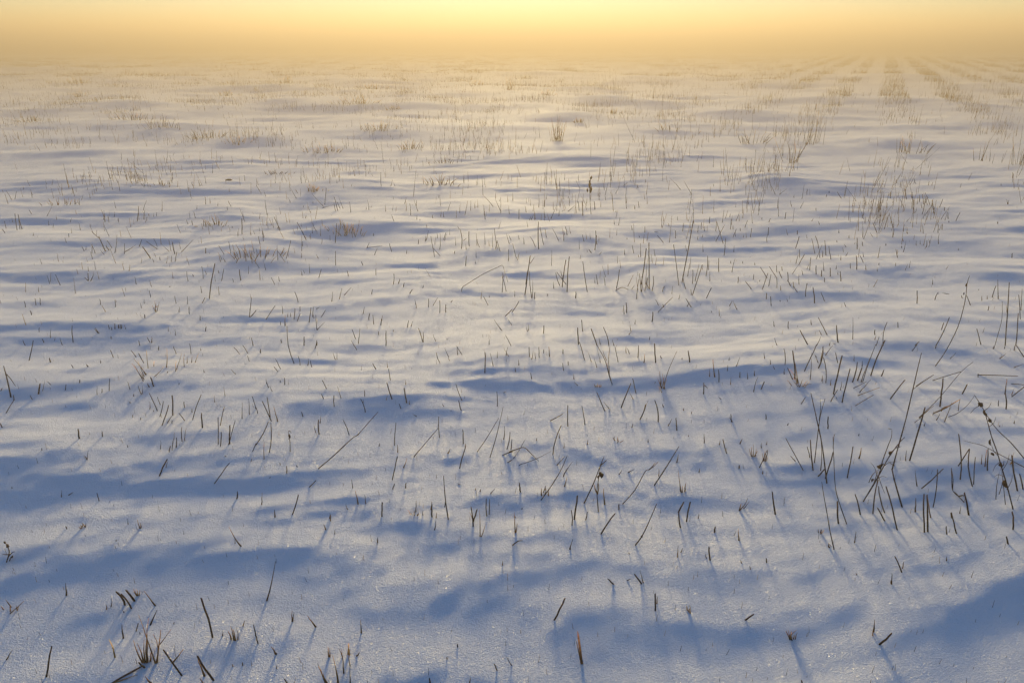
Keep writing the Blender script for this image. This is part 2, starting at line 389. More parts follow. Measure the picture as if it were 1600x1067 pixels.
(1200, 270): """
903 250 862 0b|875 78 915 5b|855 165 848 105D|755 160 760 118d|838 218 818 165d|910 68 905 40d|795 65 793 45d|815 90 820 55d|990 80 995 55d|1012 80 1018 58b|650 185 650 165d
635 185 640 175d|935 180 937 140d|920 195 925 150b|960 195 955 135d|952 258 972 150d|968 265 1010 205d|1000 200 970 125d|1022 230 1015 170D|1028 255 1020 205d|1060 215 1078 165d
1068 290 1128 205b|1088 235 1092 215D|1113 285 1113 250d|1117 308 1117 300d|1160 298 1185 248d|695 272 693 235b|718 350 745 262d|772 340 748 250d|855 302 880 275b|672 370 648 310d
645 395 632 370b|590 410 632 285b|585 400 585 300b|585 452 582 428d|550 472 551 405D|535 440 540 430b|862 378 858 355b|852 345 852 330b|958 375 952 318o|1050 372 1052 320d
1075 352 1078 318d|1053 440 1058 375b|835 490 852 420b|835 425 828 395o|915 450 915 420b|940 440 940 415b|980 460 982 420d|1000 435 990 405o|800 525 790 475d|825 465 826 455d
728 450 728 440d|452 158 428 120d|360 150 362 135d|378 125 378 115d|200 220 222 175b|145 210 138 172b|298 235 297 220d|105 285 110 248d|65 270 66 150b|58 222 60 165b|70 135 118 98b
45 135 5 60b|270 300 280 280b|318 320 312 300b|438 372 438 350b|170 468 192 395d|290 500 270 408d|312 468 293 393d|320 525 318 470b|338 522 338 485d|357 510 350 420d|388 535 376 455d
425 430 425 420d|482 460 470 440b|450 540 450 510b|465 490 462 460b|480 515 495 490b|120 385 112 345o|180 382 182 358d|193 525 195 475d|172 565 185 510d|190 570 225 505d|150 625 190 565b
258 602 265 525d|240 595 255 560b|297 628 297 575D|345 605 342 550b|330 640 330 605D|350 675 349 650d|385 640 385 590d|420 595 425 570b|432 630 432 605b|450 670 446 610D|508 592 508 560d
547 597 545 515D|588 555 568 512d|605 600 600 565o|590 520 588 490b|685 570 685 560d|788 575 787 555o|675 610 675 585o|55 712 54 650d|55 650 8 580d|55 615 53 572d|88 605 86 582d
85 650 68 610d|78 725 76 700d|5 700 18 630d|5 305 15 285d|125 675 122 615d|140 700 120 665d|158 710 155 675d|182 738 160 705d|192 690 190 630b|215 630 208 600b|232 765 240 685d
287 805 278 710D|350 795 328 740d|480 825 470 800b|20 822 15 765d|75 795 74 788d|120 795 115 775b|1250 818 1228 760d|1200 775 1195 760d|1030 785 1047 743d|920 808 921 730d
1117 750 1075 745b|1320 790 1320 760o|1353 780 1353 757o|1385 770 1408 700d|1422 780 1418 660b|1358 850 1363 825d|1300 725 1302 718b|1465 1067 1490 680D|1478 870 1470 810o
1558 905 1548 755d|1562 850 1570 715b|1315 1060 1290 965d|1070 970 1085 928d|1037 1067 1120 895d|365 1000 312 895d|330 1000 315 970o|245 1060 200 975D|300 1067 328 1010b
433 1048 424 945D|523 1028 524 895b|712 1067 735 925d|660 1000 661 972d|660 1030 667 1005o|668 1067 687 1010b|803 955 802 925d|910 1067 930 1045d|125 962 126 920d|38 950 35 915b
268 938 266 905b|55 1065 40 1020b|1175 480 1176 465b|1505 525 1508 500d|1418 315 1418 305d|1440 80 1440 65b|1510 35 1512 0d|378 1067 385 1045b|415 1055 400 1060b|1530 1067 1545 870d
1480 195 1474 165b|1482 195 1488 166b|0 385 3 340d|240 405 238 380b|500 405 502 385b|770 400 772 380b|1015 690 1016 655b|240 120 243 100b|160 155 161 135b
""",
(0, 540): """
180 92 205 -30d|312 102 306 80D|452 137 442 120d|545 130 535 118D|622 108 620 88o|700 73 683 30d|38 415 88 335d|85 335 83 308D|14 505 0 478d|5 278 12 265d|200 333 187 308d
238 298 247 238D|263 278 277 210b|313 240 285 218b|403 275 408 243d|492 228 492 213D|600 302 600 245b|629 290 630 268d|675 278 677 205d|803 270 790 225d|872 300 855 252d|878 295 880 245b
922 255 912 238D|948 250 932 198D|888 107 858 50d|840 70 810 30d|1088 50 1070 5d|1180 50 1172 -10d|980 27 980 5D|1240 30 1236 10o|1478 52 1445 12d|1530 47 1500 0d|1540 97 1528 65d
1262 165 1258 145o|1455 175 1425 145b|1032 168 1036 160d|1105 240 1107 230b|972 402 922 295d|990 365 973 318d|988 437 1010 345d|1002 490 1040 370D|1035 475 1062 432b|1067 430 1063 310D
1062 478 1063 462d|1140 383 1136 348D|1140 462 1108 420d|1190 457 1242 305d|1187 410 1185 388b|1250 505 1243 420D|1390 310 1382 255o|1325 348 1322 305o|1360 492 1380 398d|1380 398 1387 372o
1348 607 1347 445d|1362 620 1367 535d|1412 610 1452 463d|1418 605 1420 495D|1495 450 1497 350b|1540 425 1535 325b|1580 390 1558 315d|925 392 925 345o|820 440 818 425o|870 455 868 445D
990 637 990 583b|1045 655 1052 620d|1063 645 1068 590d|1073 582 1078 535o|1088 630 1090 570d|1125 590 1122 505d|1140 585 1150 510o|985 803 1032 703D|1025 752 1040 705o|1325 850 1415 725d
1463 945 1467 903D|1560 652 1580 605d|1550 715 1556 695o|490 573 482 517D|633 560 631 532D|788 625 788 615d|258 645 258 630b|538 703 545 645b|532 700 530 685d|612 958 600 912d
380 932 380 890b|425 922 452 905b|1185 410 1183 390b|800 350 812 358b|950 405 945 395b|825 312 827 295b|1390 680 1400 690b|75 880 73 870b
""",
(400, 540): """
235 110 192 -120d|272 120 260 65d|152 143 123 85d|135 160 113 132d|320 122 322 80b|345 132 337 95d|490 85 475 42b|500 85 500 40b|365 18 375 -30d|622 25 600 -10d|740 145 722 112D
812 135 808 100o|830 213 820 145d|840 330 810 230D|930 352 915 265D|925 240 922 210o|895 388 885 360d|947 362 948 335o|672 312 670 278d|675 410 648 332d|525 322 505 250b|483 375 482 310d
435 265 410 215d|417 327 405 300d|78 258 68 232D|100 282 88 250b|65 235 60 200b|177 240 175 200d|150 225 151 210b|95 465 40 345d|88 440 68 320d|133 468 108 375O|10 418 0 380d
290 437 282 412D|0 612 75 472d|82 660 93 480d|50 700 50 595o|390 547 385 460D|395 480 400 432o|368 535 360 492o|575 550 540 462d|855 615 865 478d|875 658 873 612o|842 828 873 685d
912 752 932 692O|1133 567 1128 440d|1258 758 1292 630d|1292 625 1295 605o|1280 605 1278 520d|1185 665 1200 635O|1268 400 1253 340d|1272 338 1235 240d|1490 375 1488 285d|1413 167 1415 42D
1415 105 1420 45o|1465 125 1447 45b|1490 75 1492 35b|1560 65 1530 10o|1545 60 1555 10b|1135 105 1115 45d|1195 92 1188 72o|1190 70 1165 15b|1245 55 1242 10d|1272 55 1240 5d
1550 640 1568 535d|1575 640 1580 580d|1530 578 1534 495b|1525 675 1581 655d|1555 720 1581 705d|190 785 190 745D|330 872 370 832d|597 878 590 825b|630 975 613 895O|678 975 672 920b
565 1010 555 975o|35 980 38 905o|225 1042 262 922d|115 1058 116 1015d|455 1067 458 1030o|845 885 855 855d|923 878 926 848d|778 1053 780 970D|987 1025 988 955B|1030 1045 1028 1015b
1087 1055 1085 985D|1080 1010 1085 960o|1113 1062 1115 1030o|1425 1050 1422 945d|1440 1040 1443 950d|1450 912 1478 880b|1385 900 1387 885b|255 748 250 740d|150 735 148 725d|1250 855 1265 853b
805 335 812 305o|660 355 662 330b|1530 290 1545 285b|28 45 27 25D|990 435 968 425O|760 620 765 600b|85 815 92 808b|1355 890 1357 878o|1160 375 1150 360o
""",
(800, 540): """
448 88 418 -20d|490 100 468 35b|523 135 510 80b|545 105 528 28b|655 100 637 10d|585 90 560 30o|705 45 704 5o|725 50 712 15b|778 75 780 0d|815 105 817 50O|887 105 880 -10D|922 78 917 65d
1097 102 1088 35D|1050 85 1050 72b|1385 128 1407 70b|107 70 106 10d|122 85 130 30b|145 80 140 40o|168 75 166 10d|195 45 196 25d|232 68 228 5O|315 50 315 25d|42 120 40 80b
318 153 312 110d|347 120 346 98d|122 205 115 165B|383 207 380 172O|405 245 385 225b|22 160 20 130b|675 382 733 235D|765 292 745 205d|748 330 722 280b|572 402 525 290d|600 390 565 345b
237 463 312 422d|345 498 345 370d|450 487 432 375d|253 672 303 495d|293 570 292 540o|320 632 322 598o|790 457 825 365D|800 440 840 340b|903 470 882 340D|965 495 988 452b|1018 523 1013 450D
1183 298 1186 230D|1220 190 1222 140o|1252 193 1242 85O|1278 225 1276 150d|1350 240 1352 195o|1408 198 1408 165d|1455 205 1453 165b|1497 185 1498 155O|1492 285 1518 195b|1540 268 1558 225D
1355 470 1352 425d|1362 470 1340 440b|1568 455 1568 425d|1560 80 1555 40b|278 737 330 680b|318 808 335 770d|335 770 378 712b|205 890 207 865o|325 868 340 810O|52 902 46 850D
62 1010 62 1000D|545 740 580 710d|573 980 565 880O|660 1010 660 980D|718 782 757 762B|660 795 680 768b|905 805 907 760o|1018 720 1025 670B|1155 780 1158 755b|1403 758 1403 740D
1548 790 1550 770O|1280 612 1285 585o|1325 665 1303 580d|1408 605 1422 575O|1187 600 1185 545b|1528 752 1575 645d|1563 715 1580 650d|1540 630 1542 600b|1570 610 1575 590o
20 1060 14 1040b|1150 1065 1155 1035b|885 225 880 240o|1330 155 1333 120b|1340 90 1343 70b|1190 245 1210 270b|740 505 745 480o|1090 560 1088 550b|465 610 470 580o|1290 330 1275 315b
935 380 930 360b|1060 400 1058 385o|1108 420 1110 405o|630 580 632 560b|840 595 842 575b|150 585 152 570b
""",
(1200, 540): """
105 118 98 20d|152 207 122 140d|165 205 152 35D|187 230 170 110O|260 210 265 75b|225 158 300 -5d|312 138 340 10D|310 105 290 60b|325 100 345 0o|355 60 400 0b|357 230 343 75d|430 105 418 45d
405 298 457 65D|458 350 507 145D|522 225 552 105D|553 215 580 140D|580 130 582 95b|575 225 630 75b|585 225 665 -5d|635 185 720 -30D|532 95 532 55b|333 218 335 180o|385 245 390 205o
448 275 455 220b|388 345 428 275d|205 360 230 320d|210 250 270 235o|528 262 610 222b|565 290 635 210b|540 370 650 305d|555 308 690 258o|700 188 715 152D|755 330 843 215D|890 32 920 -5d
1125 80 1160 42b|1200 297 1228 242D|1062 375 1080 205D|1018 215 1190 162d|915 250 1020 182d|935 445 1025 370O|905 475 960 430b|1040 460 1062 420b|1090 470 1135 345b|1175 400 1185 330b
1298 193 1298 175d|1298 180 1540 188d|1430 80 1470 50O|1505 235 1581 242d|1505 315 1581 255d|1463 300 1475 205O|1470 392 1468 300D|1505 305 1520 265o|1520 135 1581 112o|1422 372 1424 340d
1580 70 1535 0d|1520 30 1525 0d|1035 18 1040 -5d|1390 20 1395 0b|1460 18 1462 -5b|828 995 765 765D|648 1035 680 830d|720 1030 682 870d|780 740 740 715b|875 708 967 385D|850 710 857 645b
920 865 908 765b|950 880 1080 762d|1020 995 1048 765d|910 1025 912 940B|1005 1060 985 920o|1140 890 1132 757d|1210 965 1155 905d|1185 1035 1190 990b|1240 1045 1215 910D|1187 825 1177 548d
1175 742 1240 640D|1262 868 1245 640d|1270 855 1280 690d|1318 730 1322 670o|1340 745 1352 640O|1355 770 1360 640D|1455 740 1457 710b|1540 895 1508 680D|1575 885 1555 795D
217 768 110 572d|168 712 140 680b|258 690 243 625d|278 768 262 585D|325 770 322 560b|355 820 402 660D|310 805 345 765D|370 512 372 440D|490 815 525 625d|562 697 577 630O|570 1042 540 920D
45 1040 27 905D|560 555 562 540b|420 325 425 315b|965 495 972 470b|300 70 285 55b|15 115 12 85b|40 145 30 118b|100 175 100 140b|1135 1064 1130 1035d|1430 500 1432 490b|1515 1065 1510 1040b
1520 480 1522 460b|120 490 128 478b
""",
(0, 800): """
1505 212 1428 90O|1468 195 1468 165o|415 520 412 440B|65 630 150 555o|780 578 727 498D|820 600 760 512D|840 553 790 490D|970 583 900 490O|775 625 765 610b|665 605 660 575o|693 590 695 530b
770 787 760 700B|718 905 683 795S|290 1025 322 840D|40 920 78 858b|850 742 863 695d|940 700 980 610B|1135 1018 1020 860D|1080 935 1143 855O|1277 1020 1232 905O|1333 1048 1235 900D
1328 780 1257 540D|1390 770 1392 750b|1518 710 1530 675s|1597 770 1585 705d|1515 955 1515 940D|700 1067 875 975D|700 1067 860 1022O|902 968 870 940D|945 1067 905 1020O|1270 1067 1248 1035o
1455 960 1450 945o|417 103 413 90d|800 75 795 38b|725 180 730 170b|875 758 872 750D|1085 695 1088 688D
""",
(400, 800): """
120 30 118 0d|465 55 463 10O|435 108 422 75O|492 135 492 110b|760 188 760 155b|1115 110 1122 55b|68 550 122 305B|227 680 225 615O|230 675 237 620b|373 715 322 645O|658 752 654 672O
12 818 0 770D|125 885 95 835O|455 900 450 840O|462 900 460 845o|548 1003 535 850O|540 900 515 845o|575 885 580 820S|630 895 648 875O|1193 915 1193 903D|1505 985 1490 950d|1597 955 1565 900b
195 1067 180 1042d|1087 1067 1085 1038D|1335 1067 1340 1030o|130 975 128 955b|1540 330 1542 300o|1260 840 1258 825d
""",
(800, 800): """
20 128 15 0O|25 125 33 70o|360 230 380 165b|1035 280 1038 205o|1055 250 1065 220b|1265 125 1268 95D|1418 175 1415 100O|1237 298 1232 220D|1215 285 1208 260b|1435 318 1425 298b|633 447 605 420D
808 445 768 390D|820 440 800 360b|720 425 745 415b|895 613 895 512D|905 570 908 525o|1095 610 1090 580S|1113 630 1110 580s|1458 672 1508 638D|265 672 330 540D|1590 315 1588 290d
390 45 408 -100D|375 82 370 -10d|460 48 470 0d|557 135 642 10D|1052 95 1040 0D|1040 0 1072 -62D|1090 58 1112 -62D|1490 355 1482 335b|365 230 362 215o|1105 620 1108 600o|733 260 728 250b
""",
(1200, 800): """
835 375 795 278d|840 350 848 310o|772 450 775 380b|768 445 766 425o|1115 302 1115 275b|655 770 657 725o|658 745 665 668B|697 825 770 758D|540 190 550 120b|383 220 375 195B|555 390 550 380o
215 1067 208 1050D|728 53 686 -25D|807 110 740 -158D|977 125 975 -110D|998 120 995 -105D|1177 132 1147 5D|1117 137 1113 90d|1530 108 1527 0D|1500 198 1490 155D|440 70 434 -65D
""",
}
# bunches that share one foot: window, then blades as above
TUFTS = [
('slender rust grass tuft on a low mound', (0, 270), "1340 320 1325 250o|1350 320 1345 270o|1325 318 1310 285o|1350 322 1360 300o|1338 320 1332 262o|1375 335 1390 310o|1330 320 1304 272o"),
('small dark v shaped sprig low in plain snow', (0, 270), "545 668 525 650d|545 668 543 622d|560 668 577 612b"),
('small rust tuft of short crossing stems', (0, 270), "962 860 940 820o|960 858 965 800o|968 858 985 795o|962 860 955 790o|955 835 980 820o"),
('row of short black stubs above a blue hollow', (0, 270), "675 965 670 940d|690 970 688 955d|710 965 709 932d|733 960 732 942D|748 962 747 940D|775 965 768 938o"),
('straw yellow tuft with bent blades', (0, 540), "905 178 825 80o|885 220 830 120o|890 210 860 150s|900 180 868 122o|880 200 815 110s|890 190 850 90s"),
('sparse straw yellow blades standing in a line', (0, 540), "915 140 903 30s|1027 135 1030 15S|1085 160 1088 95s|1090 148 1125 40o|1138 130 1138 50o|1155 108 1157 70o|1183 105 1186 65o|1205 105 1228 45s|950 128 952 95s|955 190 1010 128s"),
('bright orange tuft with one long thin blade', (800, 540), "925 265 900 200O|925 260 942 180o|942 268 935 195O|938 240 1018 35b|915 250 912 158o|918 245 930 170o|925 290 905 250s|935 265 955 205o"),
('low curled straw patch flattened on the snow', (800, 540), "515 255 508 235o|525 258 530 230s|540 258 545 232s|548 255 552 240o|520 250 545 245s"),
('pale rust tuft of thin grass blades', (800, 540), "1480 685 1465 635o|1492 685 1490 610o|1505 680 1508 635o|1486 686 1478 625o|1498 684 1515 650o"),
('small fan of three rust blades', (800, 540), "1405 1018 1415 975O|1408 1015 1455 940b|1430 1005 1468 960b"),
('short rust tuft with one taller blade', (800, 540), "1045 905 1025 770o|1052 905 1055 865O|1068 900 1072 850O|1040 900 1036 860b"),
('two toned short tuft at the foot of a bent stalk', (800, 540), "182 925 180 880O|195 905 207 865o|225 925 228 890O|205 915 212 880b"),
('big rusty tuft of stiff broad blades', (0, 800), "890 938 835 800O|900 938 855 815O|905 938 900 780O|918 938 912 800O|925 935 928 660o|970 942 865 640O|938 930 945 870O|980 940 1005 735O|985 840 1070 730o|975 940 960 760o|915 935 920 760O|985 930 985 830s"),
('short orange tuft of five upright blades', (0, 800), "1445 795 1425 745O|1460 798 1440 710O|1470 800 1455 730O|1485 795 1485 740b|1462 798 1450 755s"),
('tiny rust tuft of two blades on bare snow', (0, 800), "872 100 858 45o|878 100 875 65o|880 100 882 80b"),
('small straw tuft behind three dark stubs', (0, 800), "855 520 835 475o|870 518 875 485o|862 520 850 478s|858 522 842 490o"),
('forked dark stem with two short arms', (400, 800), "1357 88 1345 -30D|1357 60 1380 -15D|1355 50 1335 0o"),
('thin rust pair rising from one foot', (400, 800), "1400 152 1396 -20o|1408 152 1435 70o"),
('orange tipped bunch at the bottom edge', (400, 800), "440 1067 392 960O|436 1067 400 985o|445 1067 420 1005O|430 1060 385 940o"),
('tall rust blade rising from the bottom edge', (400, 800), "514 1067 480 890O|508 1062 492 950o"),
('tall thin stem with an orange tip at the bottom edge', (400, 800), "588 1067 588 960b|588 960 586 860o|584 890 575 822S"),
('pair of small rust blades low in pale snow', (1200, 800), "137 795 115 735o|145 795 125 735o|160 790 162 765o|150 800 145 770b"),
('dense clump of crossing brown stems', (1200, 270), "905 250 880 165b|900 200 890 120d|965 200 985 150d|985 200 960 120b|1010 205 1022 160b|1020 250 1040 170b|950 220 945 180b|890 160 880 130o"),
]
# grass bunches of the middle and far field: foot px, foot py, width, height, blades, look, label
BUNCHES = [
(390, 404, 88, 20, 22, 'o', 'wide fringe of rust grass along the crest of a shaded mound'),
(540, 364, 64, 16, 20, 's', 'wide pale grass fringe crowning a grey mound'),
(484, 300, 30, 13, 12, 's', 'pale grass on the left shoulder of a smooth mound'),
(335, 352, 34, 14, 10, 'o', 'short rust grass on top of a small mound'),
(100, 320, 50, 9, 12, 'o', 'low reddish grass bank at the left'),
(688, 289, 52, 16, 14, 'o', 'loose rust grass along a low ridge'),
(430, 273, 40, 8, 10, 'b', 'small flat brown grass patch on a rise'),
(506, 238, 50, 13, 20, 's', 'straw clump beside a grey hollow'),
(642, 233, 32, 14, 14, 'o', 'short upright rust clump on level snow'),
(870, 220, 32, 34, 30, 'o', 'round bristly orange grass tussock'),
(799, 142, 24, 22, 24, 's', 'tall pale tussock below the sun'),
(555, 163, 56, 14, 26, 's', 'broad pale tussock on a shaded mound'),
(612, 172, 24, 8, 12, 's', 'small pale tussock right of the broad one'),
(590, 204, 44, 14, 16, 's', 'straw fringe above a pair of grey hollows'),
(205, 188, 52, 13, 26, 'b', 'brown grass bank at the far left'),
(252, 200, 46, 16, 20, 'b', 'brown grass bank in front of the left one'),
(320, 216, 50, 16, 20, 'b', 'long brown grass bank with a stony edge'),
(372, 224, 40, 9, 16, 's', 'low pale grass cap on a smooth drift'),
(120, 131, 24, 10, 14, 's', 'hazy pale tussock at the far left'),
(126, 152, 18, 9, 12, 's', 'small golden tussock below the hazy one'),
(355, 150, 24, 10, 14, 's', 'golden tussock in the far left middle'),
(450, 130, 22, 12, 14, 's', 'dim round tussock in the far fog'),
(50, 190, 30, 9, 14, 'b', 'flat brown clump at the left edge'),
(745, 134, 26, 8, 12, 's', 'faint low tussock left of the sun'),
(855, 150, 26, 9, 12, 's', 'faint low tussock right of the sun'),
(905, 192, 22, 8, 12, 'o', 'short orange cap on a small drift'),
(960, 178, 18, 8, 10, 'o', 'tiny orange cap on a dark drift'),
(585, 140, 44, 10, 18, 's', 'long faint grass bank in the fog'),
(1237, 254, 30, 44, 10, 'b', 'tall twiggy brown bunch with a hooked top'),
(1272, 226, 44, 52, 14, 'b', 'tall loose brown reeds behind the hooked bunch'),
(1422, 240, 60, 26, 11, 'b', 'spreading brown reeds on a shaded mound'),
(1592, 258, 28, 50, 11, 'b', 'tall dark reeds at the right edge'),
(1535, 252, 40, 36, 7, 'b', 'sparse dark reeds left of the right edge'),
(1250, 602, 26, 20, 8, 's', 'low rusty leaf blades at a stalk foot'),
(1195, 720, 14, 14, 5, 'o', 'faint small tuft on a lit drift'),
(645, 805, 14, 10, 6, 'b', 'tiny brown fringe left of three stubs'),
(965, 690, 14, 8, 5, 'o', 'barely showing grass tips in a hollow'),
(1235, 995, 16, 18, 5, 'o', 'thin ghostly rust sprig near the bottom'),
(1280, 832, 12, 10, 5, 'b', 'thin sprig left of a long thin stalk'),
(20, 950, 22, 14, 5, 'o', 'faint rust sprig at the left edge'),
(130, 825, 20, 8, 6, 'b', 'sparse brown fringe on the rim of a blue hollow'),
(250, 290, 40, 8, 10, 'b', 'weak grass line on a pale drift'),
(700, 255, 40, 8, 10, 'b', 'grass line over a dark hollow edge'),
(1050, 205, 44, 14, 10, 'b', 'thin brown twigs on pale snow'),
(1175, 225, 46, 24, 11, 'b', 'loose stand of brown stems on a pale rise'),
]
